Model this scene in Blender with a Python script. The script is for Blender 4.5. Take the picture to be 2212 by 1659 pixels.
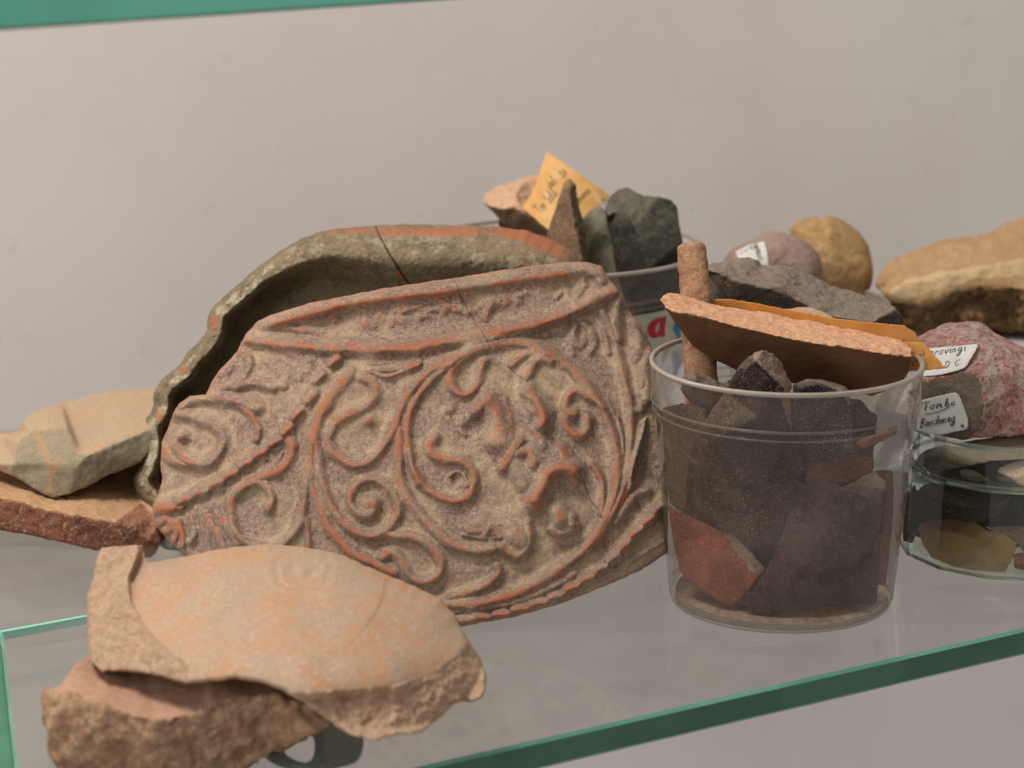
import bpy, bmesh, math, random
import numpy as np
from mathutils import Vector, noise, geometry
from mathutils.bvhtree import BVHTree

for o in list(bpy.data.objects): bpy.data.objects.remove(o)
SC = bpy.context.scene
COL = SC.collection
random.seed(7); np.random.seed(7)

# ------------------------------------------------------------------ camera
# photo units: 2212 x 1659 (a viewing grid over the frame), metres in the world
TH = math.radians(14.5); FP = 5899.0; CX, CY = 1106.0, 829.5; H = 0.327
cam = bpy.data.cameras.new('camera'); camo = bpy.data.objects.new('camera', cam); COL.objects.link(camo)
camo.location = (0, 0, H); camo.rotation_euler = (math.pi/2 - TH, 0, 0)
cam.sensor_width = 36.0; cam.lens = FP/2212*36.0
cam.clip_start = 0.02; cam.clip_end = 50
cam.dof.use_dof = True; cam.dof.focus_distance = 0.995; cam.dof.aperture_fstop = 14
SC.camera = camo

# ------------------------------------------------------------------ light
w = bpy.data.worlds.new('World'); SC.world = w; w.use_nodes = True
w.node_tree.nodes['Background'].inputs[0].default_value = (1.0, 0.965, 0.94, 1)
w.node_tree.nodes['Background'].inputs[1].default_value = 0.40
def area(name, loc, target, size, power, colr, sy=None):
    l = bpy.data.lights.new(name, 'AREA'); l.size = size; l.energy = power; l.color = colr
    if sy: l.shape = 'RECTANGLE'; l.size_y = sy
    o = bpy.data.objects.new(name, l); COL.objects.link(o); o.location = loc
    o.rotation_euler = (Vector(target)-Vector(loc)).to_track_quat('-Z', 'Y').to_euler()
    return o
area('ceiling_lamp', (-0.46, 0.70, 1.14), (0.02, 0.98, 0.05), 0.36, 13.8, (1.0, 0.95, 0.915))
area('window', (-1.35, -0.75, 0.75), (0.1, 1.0, 0.1), 0.35, 13.5, (0.94, 0.97, 1.0), 1.1)
SC.view_settings.view_transform = 'Standard'; SC.view_settings.look = 'None'
SC.view_settings.exposure = 0.0; SC.view_settings.gamma = 1.0
SC.cycles.transparent_max_bounces = 24; SC.cycles.max_bounces = 12
SC.cycles.use_denoising = True

# ------------------------------------------------------------------ view maths
cT, sT = math.cos(TH), math.sin(TH)
def ray(x, y):
    v = (CY-y)/FP
    return ((x-CX)/FP, cT+sT*v, -sT+cT*v)
def P(x, y, d):
    r = ray(x, y); return Vector((r[0]*d, r[1]*d, H+r[2]*d))
def PA(X, Y, D):
    v = (CY-Y)/FP
    return np.stack([(X-CX)/FP*D, (cT+sT*v)*D, H+(-sT+cT*v)*D], -1)
def GD(x, y, z=0.0):                                    # depth where the view ray meets height z
    return (H-z)/-ray(x, y)[2]
def proj(V):                                            # world -> grid units
    d = V[:, 1]*cT-(V[:, 2]-H)*sT
    u = V[:, 1]*sT+(V[:, 2]-H)*cT
    return CX+FP*V[:, 0]/d, CY-FP*u/d, d

def link(name, me, mat=None, parent=None):
    o = bpy.data.objects.new(name, me); COL.objects.link(o)
    if mat is not None and not me.materials:
        for m in (mat if isinstance(mat, (list, tuple)) else [mat]): me.materials.append(m)
    if parent is not None: o.parent = parent
    return o
def tag(o, label, cat=None, group=None, kind=None):
    if label: o['label'] = label
    if cat: o['category'] = cat
    if group: o['group'] = group
    if kind: o['kind'] = kind
    return o
def mesh_np(name, V, F, smooth=True):
    me = bpy.data.meshes.new(name)
    V = np.asarray(V, dtype=np.float32); F = np.asarray(F, dtype=np.int32)
    me.vertices.add(len(V)); me.vertices.foreach_set('co', V.ravel())
    n = F.shape[1]
    me.loops.add(F.size); me.loops.foreach_set('vertex_index', F.ravel())
    me.polygons.add(len(F)); me.polygons.foreach_set('loop_start', np.arange(0, F.size, n, dtype=np.int32))
    try: me.polygons.foreach_set('loop_total', np.full(len(F), n, dtype=np.int32))
    except Exception: pass
    me.update(calc_edges=True); me.validate()
    me.polygons.foreach_set('use_smooth', np.full(len(me.polygons), smooth))
    return me
def set_attr(me, name, arr):
    a = me.attributes.get(name) or me.attributes.new(name, 'FLOAT', 'POINT')
    a.data.foreach_set('value', np.asarray(arr, dtype=np.float32))
def poly_mesh(name, V, F, smooth=False):
    me = bpy.data.meshes.new(name); me.from_pydata([tuple(v) for v in V], [], F); me.update()
    bm = bmesh.new(); bm.from_mesh(me); bmesh.ops.recalc_face_normals(bm, faces=bm.faces); bm.to_mesh(me); bm.free()
    me.polygons.foreach_set('use_smooth', [smooth]*len(me.polygons))
    return me

def in_poly(X, Y, poly):
    X = np.asarray(X); Y = np.asarray(Y); ins = np.zeros(X.shape, bool); n = len(poly)
    for i in range(n):
        x1, y1 = poly[i][:2]; x2, y2 = poly[(i+1) % n][:2]
        if y1 == y2: continue
        c = ((y1 > Y) != (y2 > Y)) & (X < (x2-x1)*(Y-y1)/(y2-y1)+x1)
        ins ^= c
    return ins
def rough_loop(pts, step=6, amp=1.2, seed=0):
    out = []
    n = len(pts)
    for i in range(n):
        a = Vector(pts[i][:2]); b = Vector(pts[(i+1) % n][:2]); L = (b-a).length
        k = max(1, int(L/step))
        nn = Vector((-(b-a).y, (b-a).x)).normalized() if L > 0 else Vector((0, 0))
        for j in range(k):
            p = a.lerp(b, j/k)
            q = noise.fractal(Vector((p.x/22, p.y/22, seed)), 0.7, 2.1, 3)
            out.append((p.x+nn.x*q*amp, p.y+nn.y*q*amp))
    return out
def smooth_loop(pts, it=1, closed=True):
    for _ in range(it):
        out = []; n = len(pts)
        for i in range(n if closed else n-1):
            a, b = pts[i], pts[(i+1) % n]
            out.append(tuple(a[k]*.75+b[k]*.25 for k in range(2))); out.append(tuple(a[k]*.25+b[k]*.75 for k in range(2)))
        if not closed: out = [pts[0]]+out+[pts[-1]]
        pts = out
    return pts
def catmull(pts, step=3.0):
    out = []; n = len(pts)
    if n < 3: return list(pts)
    for i in range(n-1):
        p0 = pts[max(i-1, 0)]; p1 = pts[i]; p2 = pts[i+1]; p3 = pts[min(i+2, n-1)]
        k = max(1, int(math.hypot(p2[0]-p1[0], p2[1]-p1[1])/step))
        for j in range(k):
            t = j/k
            out.append(tuple(.5*(2*p1[a]+(p2[a]-p0[a])*t+(2*p0[a]-5*p1[a]+4*p2[a]-p3[a])*t*t+(-p0[a]+3*p1[a]-3*p2[a]+p3[a])*t**3) for a in (0, 1)))
    out.append(tuple(pts[-1][:2])); return out
def sdf(X, Y, loop):
    best = np.full(X.shape, 1e9); nx = np.zeros(X.shape); ny = np.zeros(X.shape); n = len(loop)
    for i in range(n):
        x1, y1 = loop[i]; x2, y2 = loop[(i+1) % n]
        dx, dy = x2-x1, y2-y1; L = dx*dx+dy*dy
        if L < 1e-9: continue
        t = np.clip(((X-x1)*dx+(Y-y1)*dy)/L, 0, 1)
        qx = x1+t*dx; qy = y1+t*dy; dd = (X-qx)**2+(Y-qy)**2
        m = dd < best
        best[m] = dd[m]; nx[m] = qx[m]; ny[m] = qy[m]
    s = np.sqrt(best); s[~in_poly(X, Y, loop)] *= -1
    return s, nx, ny
def nz(X, Y, sc, oct=3, seed=0.0, H_=0.8):
    f = noise.fractal
    return np.array([f(Vector((a/sc, b/sc, seed)), H_, 2.1, oct) for a, b in zip(X.ravel(), Y.ravel())]).reshape(X.shape)
def sstep(a, b, x):
    t = np.clip((x-a)/(b-a), 0, 1); return t*t*(3-2*t)

def sheet(name, loop, cell, depth_fn, thick_fn, attr_fn=None, jit=1.0):
    """a solid whose camera-side face is a fine grid inside an outline; real depth and thickness"""
    xs = [p[0] for p in loop]; ys = [p[1] for p in loop]
    gx = np.arange(min(xs)-cell*1.5, max(xs)+cell*2, cell); gy = np.arange(min(ys)-cell*1.5, max(ys)+cell*2, cell)
    X, Y = np.meshgrid(gx, gy)
    S, NX, NY = sdf(X, Y, loop)
    keep = S > -0.5*cell
    c = keep[:-1, :-1] & keep[1:, :-1] & keep[:-1, 1:] & keep[1:, 1:]
    used = np.zeros(X.shape, bool)
    used[:-1, :-1] |= c; used[1:, :-1] |= c; used[:-1, 1:] |= c; used[1:, 1:] |= c
    sn = used & (np.abs(S) < 0.55*cell)
    X = np.where(sn, NX, X); Y = np.where(sn, NY, Y); S = np.where(sn, 0, S)
    idx = -np.ones(X.shape, int); N = used.sum(); idx[used] = np.arange(N)
    x, y, s = X[used], Y[used], S[used]
    D = depth_fn(x, y, s); T = thick_fn(x, y, s)
    Vf = PA(x, y, D); Vb = PA(x, y, D+T)
    a = idx[:-1, :-1][c]; b = idx[:-1, 1:][c]; e = idx[1:, 1:][c]; d_ = idx[1:, :-1][c]
    Ff = np.stack([a, d_, e, b], 1); Fb = np.stack([a, b, e, d_], 1)+N
    cp = np.pad(c, 1); Fs = []
    i0, i1 = idx[:-1, :-1], idx[:-1, 1:]; i2, i3 = idx[1:, 1:], idx[1:, :-1]
    for nb, (u, v) in ((cp[:-2, 1:-1], (i0, i1)), (cp[1:-1, 2:], (i1, i2)), (cp[2:, 1:-1], (i2, i3)), (cp[1:-1, :-2], (i3, i0))):
        m = c & ~nb; U, W = u[m], v[m]
        Fs.append(np.stack([U, W, W+N, U+N], 1))
    F = np.concatenate([Ff, Fb]+Fs)
    me = mesh_np(name, np.concatenate([Vf, Vb]), F)
    if attr_fn:
        for k, v in attr_fn(x, y, s).items(): set_attr(me, k, np.concatenate([v, v]))
    return me

def rock(name, sil, inner=(), creases=(), D0=1.0, thick=12, voxel=.8, smooth=3, rough=.25, frough=.6, scale=4.0,
         masks=None, stripe=None, back=0.9, mat=None, parent=None, big=0.0, clamp=None, seed=0.0):
    """sil / inner: (x, y, mm nearer-or-farther than D0); masks: polygons where the surface is a fresh fracture"""
    pts = [Vector(p[:2]) for p in list(sil)+list(inner)]; dep = [p[2] if len(p) > 2 else 0 for p in list(sil)+list(inner)]
    n = len(sil)
    edges = [(i, (i+1) % n) for i in range(n)]+[tuple(c) for c in creases]
    ov, oe, of, orv, _, _ = geometry.delaunay_2d_cdt(pts, edges, [], 0, 1e-4)
    dd = []
    for k, v in enumerate(ov):
        if orv[k]: dd.append(dep[orv[k][0]])
        else:
            ds = sorted(((v-p).length, dep[i]) for i, p in enumerate(pts))[:2]
            dd.append((ds[0][1]*ds[1][0]+ds[1][1]*ds[0][0])/(ds[0][0]+ds[1][0]))
    cx = sum(p.x for p in pts[:n])/n; cy = sum(p.y for p in pts[:n])/n
    sl = [(p.x, p.y) for p in pts[:n]]
    F = []
    for f in of:
        mx = sum(ov[i].x for i in f)/len(f); my = sum(ov[i].y for i in f)/len(f)
        if in_poly(np.array([mx]), np.array([my]), sl)[0]: F.append(list(f))
    N = len(ov); V = []
    def dcl(x, y, d):
        return max(d, clamp(x, y)) if clamp else d
    for k, v in enumerate(ov): V.append(P(v.x, v.y, dcl(v.x, v.y, D0+dd[k]/1000)))
    for k, v in enumerate(ov):
        x = cx+(v.x-cx)*back; y = cy+(v.y-cy)*back
        V.append(P(x, y, max(D0+(dd[k]+thick)/1000, dcl(x, y, 0)+thick*.6/1000)))
    faces = list(F)+[[i+N for i in reversed(f)] for f in F]
    cnt = {}
    for f in F:
        for i in range(len(f)):
            a, b = f[i], f[(i+1) % len(f)]; cnt[(a, b)] = 1
    for (a, b) in list(cnt):
        if (b, a) not in cnt: faces.append([b, a, a+N, b+N])
    me = poly_mesh(name+'_base', V, faces)
    tmp = bpy.data.objects.new('tmp', me); COL.objects.link(tmp)
    m = tmp.modifiers.new('r', 'REMESH'); m.mode = 'VOXEL'; m.voxel_size = voxel/1000; m.adaptivity = 0
    if smooth:
        s = tmp.modifiers.new('s', 'SMOOTH'); s.factor = .5; s.iterations = smooth
    dg = bpy.context.evaluated_depsgraph_get(); dg.update()
    out = bpy.data.meshes.new_from_object(tmp.evaluated_get(dg)); out.name = name
    bpy.data.objects.remove(tmp); bpy.data.meshes.remove(me)
    nv = len(out.vertices)
    co = np.empty(nv*3, np.float32); out.vertices.foreach_get('co', co); co = co.reshape(-1, 3)
    no = np.empty(nv*3, np.float32); out.vertices.foreach_get('normal', no); no = no.reshape(-1, 3)
    px, py, pd = proj(co)
    mask = np.zeros(nv)
    if masks == 'all': mask[:] = 1
    elif masks:
        jx = px+np.array([noise.noise(Vector(c)*300)*5 for c in co.tolist()])
        jy = py+np.array([noise.noise(Vector(c)*300+Vector((9, 9, 9)))*5 for c in co.tolist()])
        for pl in masks: mask[in_poly(jx, jy, pl)] = 1
    fr = noise.fractal; cl = co.tolist()
    k1 = 1000/scale; k2 = 1000/(scale*4.5)
    n1 = np.array([fr(Vector(c)*k1+Vector((seed, 0, 0)), .55, 2.2, 4) for c in cl])
    n2 = np.array([fr(Vector(c)*k2+Vector((seed, 3, 0)), .8, 2.2, 3) for c in cl])
    if frough > .9:
        k3 = k1*.7; n1 = n1+mask*np.array([.9-2.2*abs(noise.noise(Vector(c)*k3))-1.1*abs(noise.noise(Vector(c)*k3*2.3)) for c in cl])
    amp = (rough+(frough-rough)*mask)/1000
    co = co+no*(n1*amp+n2*(amp*1.2+big/1000))[:, None]
    out.vertices.foreach_set('co', co.astype(np.float32).ravel())
    set_attr(out, 'mask', mask); out.update()
    if stripe:
        sm_ = np.zeros(nv)
        for pl in stripe: sm_[in_poly(jx, jy, pl)] = 1
        set_attr(out, 'stripe', sm_)
    out.polygons.foreach_set('use_smooth', np.ones(len(out.polygons), bool))
    out.materials.clear()
    o = link(name, out, mat, parent)
    return o

# ------------------------------------------------------------------ materials
def lin(r, g, b, k=1.0):
    f = lambda c: (c/255/12.92 if c/255 <= .04045 else ((c/255+.055)/1.055)**2.4)*k
    return (f(r), f(g), f(b), 1)
class NT:
    def __init__(s, name):
        s.m = bpy.data.materials.new(name); s.m.use_nodes = True; s.t = s.m.node_tree
        s.t.nodes.clear(); s.out = s.t.nodes.new('ShaderNodeOutputMaterial')
    def n(s, typ, ins=None, **kw):
        nd = s.t.nodes.new(typ)
        for k, v in kw.items(): setattr(nd, k, v)
        for k, v in (ins or {}).items(): s.set(nd, k, v)
        return nd
    def set(s, nd, k, v):
        if isinstance(v, bpy.types.NodeSocket): s.t.links.new(v, nd.inputs[k])
        else: nd.inputs[k].default_value = v
    def noise(s, scale, detail=5, rough=.6, vec=None, dist=0.0):
        nd = s.n('ShaderNodeTexNoise', {'Scale': scale, 'Detail': detail, 'Roughness': rough, 'Distortion': dist})
        s.t.links.new(vec or s.coord, nd.inputs['Vector']); return nd.outputs['Fac']
    def ramp(s, fac, a, b, lo=0.0, hi=1.0):
        nd = s.n('ShaderNodeMapRange', {'Value': fac, 'From Min': a, 'From Max': b, 'To Min': lo, 'To Max': hi}); nd.clamp = True
        return nd.outputs['Result']
    def mix(s, fac, a, b, mode='MIX'):
        nd = s.n('ShaderNodeMix', data_type='RGBA', blend_type=mode)
        s.set(nd, 0, fac); s.set(nd, 6, a); s.set(nd, 7, b); return nd.outputs[2]
    def math(s, op, a, b=0.0):
        nd = s.n('ShaderNodeMath', operation=op); s.set(nd, 0, a); s.set(nd, 1, b); return nd.outputs[0]
    def attr(s, name):
        return s.n('ShaderNodeAttribute', attribute_name=name).outputs['Fac']
    def start(s):
        s.coord = s.n('ShaderNodeTexCoord').outputs['Object']
        return s
    def bump(s, h, strength=.5, dist=.0005, nrm=None):
        nd = s.n('ShaderNodeBump', {'Height': h, 'Strength': strength, 'Distance': dist})
        if nrm: s.t.links.new(nrm, nd.inputs['Normal'])
        return nd.outputs['Normal']
    def finish(s, col, rough=.9, nrm=None, spec=.25, **kw):
        b = s.n('ShaderNodeBsdfPrincipled', {'Base Color': col, 'Roughness': rough, 'Specular IOR Level': spec})
        for k, v in kw.items(): s.set(b, k.replace('_', ' '), v)
        if nrm: s.t.links.new(nrm, b.inputs['Normal'])
        s.t.links.new(b.outputs[0], s.out.inputs[0]); return s.m

def clay(name, base, alt, frac=None, frac2=None, specks=None, dust=None, sc=1.0, bump=.5, dustup=.5, speckle=.5, dark=(.02,.015,.012,1), fine=1.0, msc=1.0, stripe=None):
    """mottled fired clay or stone: base and alt mottle, fracture colours on 'mask', pale dust lying on upward faces"""
    t = NT(name).start()
    n1 = t.noise(70*sc*msc, 6, .65); n2 = t.noise(420*sc*msc, 5, .7); n3 = t.noise(1500*sc, 3, .7); n4 = t.noise(2600, 2, .6)
    c = t.mix(t.ramp(n1, .44, .56), base, alt)
    c = t.mix(t.ramp(n2, .47, .56, 0, .7), c, alt)
    if frac:
        f = t.mix(t.ramp(n2, .43, .55), frac, frac2 or frac)
        c = t.mix(t.attr('mask'), c, f)
    if stripe: c = t.mix(t.math('MULTIPLY', t.attr('stripe'), t.ramp(n2, .36, .5, .35, .95)), c, stripe)
    if dust:
        g = t.n('ShaderNodeNewGeometry'); sx = t.n('ShaderNodeSeparateXYZ'); t.t.links.new(g.outputs['Normal'], sx.inputs[0])
        up = t.ramp(sx.outputs[2], .1, .85)
        dm = t.math('MULTIPLY', up, t.ramp(n2, .3, .62, .35, 1)); dm = t.math('MULTIPLY', dm, dustup)
        c = t.mix(dm, c, dust)
    c = t.mix(t.ramp(n3, .53, .62, 0, .5*fine), c, dark)
    c = t.mix(t.ramp(n4, .36, .45, .5*fine, 0), c, specks or (.5, .42, .35, 1))
    if specks:
        vm = t.math('MULTIPLY', t.ramp(t.noise(780*sc, 3, .55, dist=.4), .585, .63, 0, speckle), t.ramp(n1, .4, .52, .3, 1))
        c = t.mix(vm, c, specks)
    h = t.math('ADD', t.math('MULTIPLY', n3, .35), t.math('MULTIPLY', n2, .9))
    h = t.math('ADD', h, t.math('MULTIPLY', n4, .25))
    return t.finish(c, .93, t.bump(h, bump, .0010), .15)

def plain(name, col, rough=.6, spec=.3):
    return NT(name).start().finish(col, rough, None, spec)
# ------------------------------------------------------------------ wall and glass shelves
AE = math.radians(31.2)
EV = Vector((math.cos(AE), math.sin(AE), 0)); NV = Vector((-math.sin(AE), math.cos(AE), 0))
def SP(s, t, z=0.0): return EV*s+NV*t+Vector((0, 0, z))
def st(x, y, z=0.0):                                    # shelf coordinates of a point seen at x, y on height z
    p = P(x, y, GD(x, y, z)); return p.dot(EV), p.dot(NV)

t = NT('painted_wall').start()
n1 = t.noise(6, 3, .5); n2 = t.noise(60, 4, .6)
mp = t.n('ShaderNodeMapping'); t.t.links.new(t.coord, mp.inputs['Vector']); mp.inputs['Rotation'].default_value = (0, 0, -AE); mp.inputs['Scale'].default_value = (1, 1, 4.5)
n3 = t.noise(34, 5, .62, mp.outputs[0]); n5 = t.noise(900, 2, .6)
c = t.mix(t.ramp(n1, .35, .65), lin(228, 217, 210), lin(233, 224, 216))
c = t.mix(t.ramp(n3, .45, .75, 0, .25), c, lin(233, 224, 219))
c = t.mix(t.ramp(t.noise(14, 5, .65), .5, .62, 0, .09), c, lin(204, 192, 184))
c = t.mix(t.ramp(n2, .64, .74, 0, .35), c, lin(206, 193, 184))
v = t.n('ShaderNodeTexVoronoi', {'Scale': 42.0}); t.t.links.new(t.coord, v.inputs['Vector'])
c = t.mix(t.math('MULTIPLY', t.ramp(v.outputs['Distance'], .02, .035, .6, 0), t.ramp(n2, .5, .6)), c, lin(110, 98, 90, 1))
vb = t.n('ShaderNodeTexVoronoi', {'Scale': 95.0}); t.t.links.new(mp.outputs[0], vb.inputs['Vector'])
pim = t.math('MULTIPLY', t.ramp(vb.outputs['Distance'], .05, .3, 1, 0), t.ramp(n2, .5, .62))
sz = t.n('ShaderNodeSeparateXYZ'); t.t.links.new(t.coord, sz.inputs[0]); pim = t.math('MULTIPLY', pim, t.ramp(sz.outputs[2], -.02, -.1))
h = t.math('ADD', t.math('MULTIPLY', n3, .7), t.math('MULTIPLY', n2, .45)); h = t.math('ADD', h, t.math('MULTIPLY', pim, 4.0))
wall_m = t.finish(c, .85, t.bump(h, .16, .0007), .2)
WT = 1.135
me = poly_mesh('wall', [SP(-1.6, WT, -1.2), SP(1.9, WT, -1.2), SP(1.9, WT, 1.6), SP(-1.6, WT, 1.6),
                        SP(-1.6, WT+.1, -1.2), SP(1.9, WT+.1, -1.2), SP(1.9, WT+.1, 1.6), SP(-1.6, WT+.1, 1.6)],
               [[0, 1, 2, 3], [4, 7, 6, 5], [0, 4, 5, 1], [1, 5, 6, 2], [2, 6, 7, 3], [3, 7, 4, 0]])
tag(link('wall', me, wall_m), 'off-white painted wall behind the glass shelves', None, None, 'structure')

def glass_mat(name, tint, haze=.03, gloss=.05, dst=.3, hazecol=(.75, .72, .68, 1), rough=.04, scratch=True, f0=1.0, vary=0.0):
    t = NT(name).start()
    tr = t.n('ShaderNodeBsdfTransparent', {'Color': tint})
    df = t.n('ShaderNodeBsdfDiffuse', {'Color': hazecol})
    gl = t.n('ShaderNodeBsdfGlossy', {'Color': (1, 1, 1, 1), 'Roughness': rough})
    fr = t.n('ShaderNodeFresnel', {'IOR': 1.48})
    hz = t.ramp(t.noise(40, 5, .7), .3, .75, haze*(1-vary), haze*(1+vary))
    if scratch:
        mp = t.n('ShaderNodeMapping'); t.t.links.new(t.coord, mp.inputs['Vector'])
        mp.inputs['Rotation'].default_value = (.3, .2, .7); mp.inputs['Scale'].default_value = (14, 1, 3)
        s = t.ramp(t.noise(60, 3, .7, mp.outputs[0]), .68, .78, 0, .05)
        d = t.ramp(t.noise(1400, 2, .6), .68, .78, 0, dst)
        hz = t.math('ADD', hz, t.math('ADD', s, d))
    m1 = t.n('ShaderNodeMixShader'); t.set(m1, 0, hz); t.t.links.new(tr.outputs[0], m1.inputs[1]); t.t.links.new(df.outputs[0], m1.inputs[2])
    m2 = t.n('ShaderNodeMixShader'); t.set(m2, 0, t.math('MULTIPLY', fr.outputs[0], f0))
    t.t.links.new(m1.outputs[0], m2.inputs[1]); t.t.links.new(gl.outputs[0], m2.inputs[2])
    t.t.links.new(m2.outputs[0], t.out.inputs[0]); return t.m
shelf_glass = glass_mat('shelf_glass', (.835, .84, .84, 1), .05, vary=.8, rough=.03, f0=.55)
under_glass = glass_mat('shelf_glass_underside', (.96, .975, .96, 1), .0, rough=.05, scratch=False, f0=.12)
def edge_mat(name, c1, c2, c3):
    t = NT(name).start()
    n = t.noise(22, 3, .5); n2 = t.noise(120, 4, .7)
    c = t.mix(t.ramp(n, .44, .58), c1, c2); c = t.mix(t.ramp(n2, .6, .8, 0, .35), c, c3)
    b = t.finish(c, .22, None, .55); return b
edge_green = edge_mat('green_glass_edge', lin(48, 88, 66), lin(58, 102, 72), lin(84, 130, 98))
edge_teal = edge_mat('teal_glass_edge', lin(112, 200, 176), lin(98, 188, 162), lin(140, 215, 195))
bevel_m = edge_mat('glass_bevel', lin(100, 156, 134), lin(84, 140, 116), lin(140, 190, 170))
rear_edge = edge_mat('rear_glass_edge', lin(130, 225, 200), lin(150, 215, 190), lin(215, 240, 228))

def pane(name, corners, z1, th, edge, bev=.0011, mats=None, rear_band=None):
    """glass pane with chamfered rims; faces: 0 top, 1 underside, 2 edges, 3 chamfers"""
    c = [Vector(p) for p in corners]; cen = sum(c, Vector())/len(c); n = len(c)
    def off(k):
        out = []
        for i in range(n):
            a, b, d = c[i-1], c[i], c[(i+1) % n]
            e1 = (b-a).normalized(); e2 = (d-b).normalized()
            n1 = Vector((-e1.y, e1.x, 0)); n2 = Vector((-e2.y, e2.x, 0))
            if n1.dot(cen-b) < 0: n1 = -n1
            if n2.dot(cen-b) < 0: n2 = -n2
            q = (n1+n2)/(1+n1.dot(n2)); out.append(b+q*k)
        return out
    rings = [(off(bev), z1), (c, z1-bev), (c, z1-th+bev), (off(bev), z1-th)]
    V = [Vector((p.x, p.y, z)) for r, z in rings for p in r]
    F = [list(range(n)), [3*n+i for i in reversed(range(n))]]; M = [0, 1]
    for k in range(3):
        for i in range(n):
            j = (i+1) % n
            F.append([k*n+i, (k+1)*n+i, (k+1)*n+j, k*n+j]); M.append(2 if k == 1 else 3)
    me = bpy.data.meshes.new(name); me.from_pydata(V, [], F)
    for m in mats or (shelf_glass, under_glass, edge, bevel_m): me.materials.append(m)
    me.polygons.foreach_set('material_index', M); me.update()
    return link(name, me)

TF = .690
s1, t1 = st(0, 1365); s2, t2 = st(32, 1659)
k = (s2-s1)/(t2-t1)
TS = t1
sl = s1+(.0)*k
fc = [SP(s1+(TF-t1)*k, TF), SP(.75, TF), SP(.75, TS), SP(s1, TS)]
front = pane('glass_shelf', fc, 0, .0102, edge_green)
tag(front, 'thick clear glass shelf with dark green front edge holding the sherds', 'shelf')
# bright polished strip along the rear edge of the front pane
sm = poly_mesh('polished_edge', [SP(s1, TS+.0002, 0.0004), SP(.75, TS+.0002, 0.0004), SP(.75, TS-.0016, .0004), SP(s1, TS-.0016, .0004),
      SP(s1, TS+.0002, -.0026), SP(.75, TS+.0002, -.0026), SP(.75, TS-.0016, -.0026), SP(s1, TS-.0016, -.0026)],
      [[0, 1, 2, 3], [4, 5, 6, 7], [0, 1, 5, 4], [1, 2, 6, 5], [2, 3, 7, 6], [3, 0, 4, 7]])
link('polished_edge', sm, rear_edge, front)
me_ = front.data
# the rear face of the pane itself is clear (only its polished strip shows)
for p in me_.polygons:
    if p.material_index in (2, 3) and all(abs(Vector(me_.vertices[i].co).dot(NV)-TS) < .002 for i in p.vertices): p.material_index = 1
rear = pane('glass_shelf', [SP(-.45, TS+.004), SP(.95, TS+.004), SP(.95, WT-.006), SP(-.45, WT-.006)], 0, .0102, under_glass,
            mats=(shelf_glass, under_glass, under_glass, under_glass))
tag(rear, 'rear clear glass shelf pane against the wall behind the thin bright seam', 'shelf')
up = pane('glass_shelf', [SP(-.9, TF), SP(1.2, TF), SP(1.2, TF+.19), SP(-.9, TF+.19)], H-.0905+.010, .0102, edge_teal)
tag(up, 'upper glass shelf showing only its teal edge at top left', 'shelf')
# upright green glass panel carrying the shelf at the left
a = P(2, 1393, GD(2, 1393, -.0106)); b = P(33, 1665, GD(33, 1665, -.0106)); d = (b-a).normalized(); a2 = a-d*.0; b2 = b+d*.05
o_ = Vector((-d.y, d.x, 0)); o_ = -o_ if o_.x > 0 else o_
V = [a2, b2, b2+o_*.012, a2+o_*.012]; V += [p+Vector((0, 0, -.2)) for p in V]
me = poly_mesh('glass_side_panel', V, [[0, 1, 2, 3], [4, 5, 6, 7], [0, 1, 5, 4], [1, 2, 6, 5], [2, 3, 7, 6], [3, 0, 4, 7]])
tag(link('glass_side_panel', me, edge_mat('side_panel_green', lin(62, 130, 100), lin(52, 118, 92), lin(80, 150, 120))),
    'dark green upright glass panel under the shelf at far left', 'glass panel')
# ------------------------------------------------------------------ the decorated bowl sherd
RO = [(521.6,737.6),(535,716),(559,692),(588,679),(668,655),(748,639),(828,623),(882,615),(976,601.6),(1088,583),(1168,572),(1229,565.6),(1269,565.6),
 (1301,575),(1315,602),(1328,615),(1341,636),(1353,652),(1357,668),(1376,692),(1397,719),(1405,746),(1416,800),(1430,900),(1440,1000),(1444,1100),(1442,1195),
 (1385,1232),(1328,1258),(1221,1301),(1115,1333),(1035,1346),(1000,1354),(930,1358),(800,1338),(650,1300),(500,1250),(430,1222),(394,1200),(383,1186),(366,1168),(351,1154),
 (341,1138),(335,1125),(329.6,1105),(329.6,1090),(343,1064),(349,1045),(351,1034),(346,1005),(350,954),(367,914),(375,890),(388,871),(410,856),(444,852),(452,838),(460,820),(474,799),(495,778),(514,756)]
RLOOP = rough_loop(RO, 5, 1.6, 3)
RS = []   # strokes: points, half width, height (mm), wear
def R(pts, w=6.5, h=1.25, wear=.8, taper=1): RS.append((catmull(pts, 3), w*(1.7 if w < 10 else 1.25), h*1.2, wear, taper))
# lip and cordons
R([(572,700),(640,680),(722,660),(800,645),(885,634),(947,627),(1035,613),(1141,597),(1215,587),(1262,582),(1290,592),(1300,606)], 13, 2.0, .5)
R([(590,702),(650,684),(722,664),(800,650),(885,639),(947,634),(1035,620),(1141,602),(1220,590)], 5, .6, 1.0)
R([(527,733),(560,737),(588,740),(668,748),(775,752),(885,751),(928,743),(1008,730),(1088,714),(1168,698),(1248,668),(1301,640),(1340,622)], 12.5, 2.5, .78)
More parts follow.
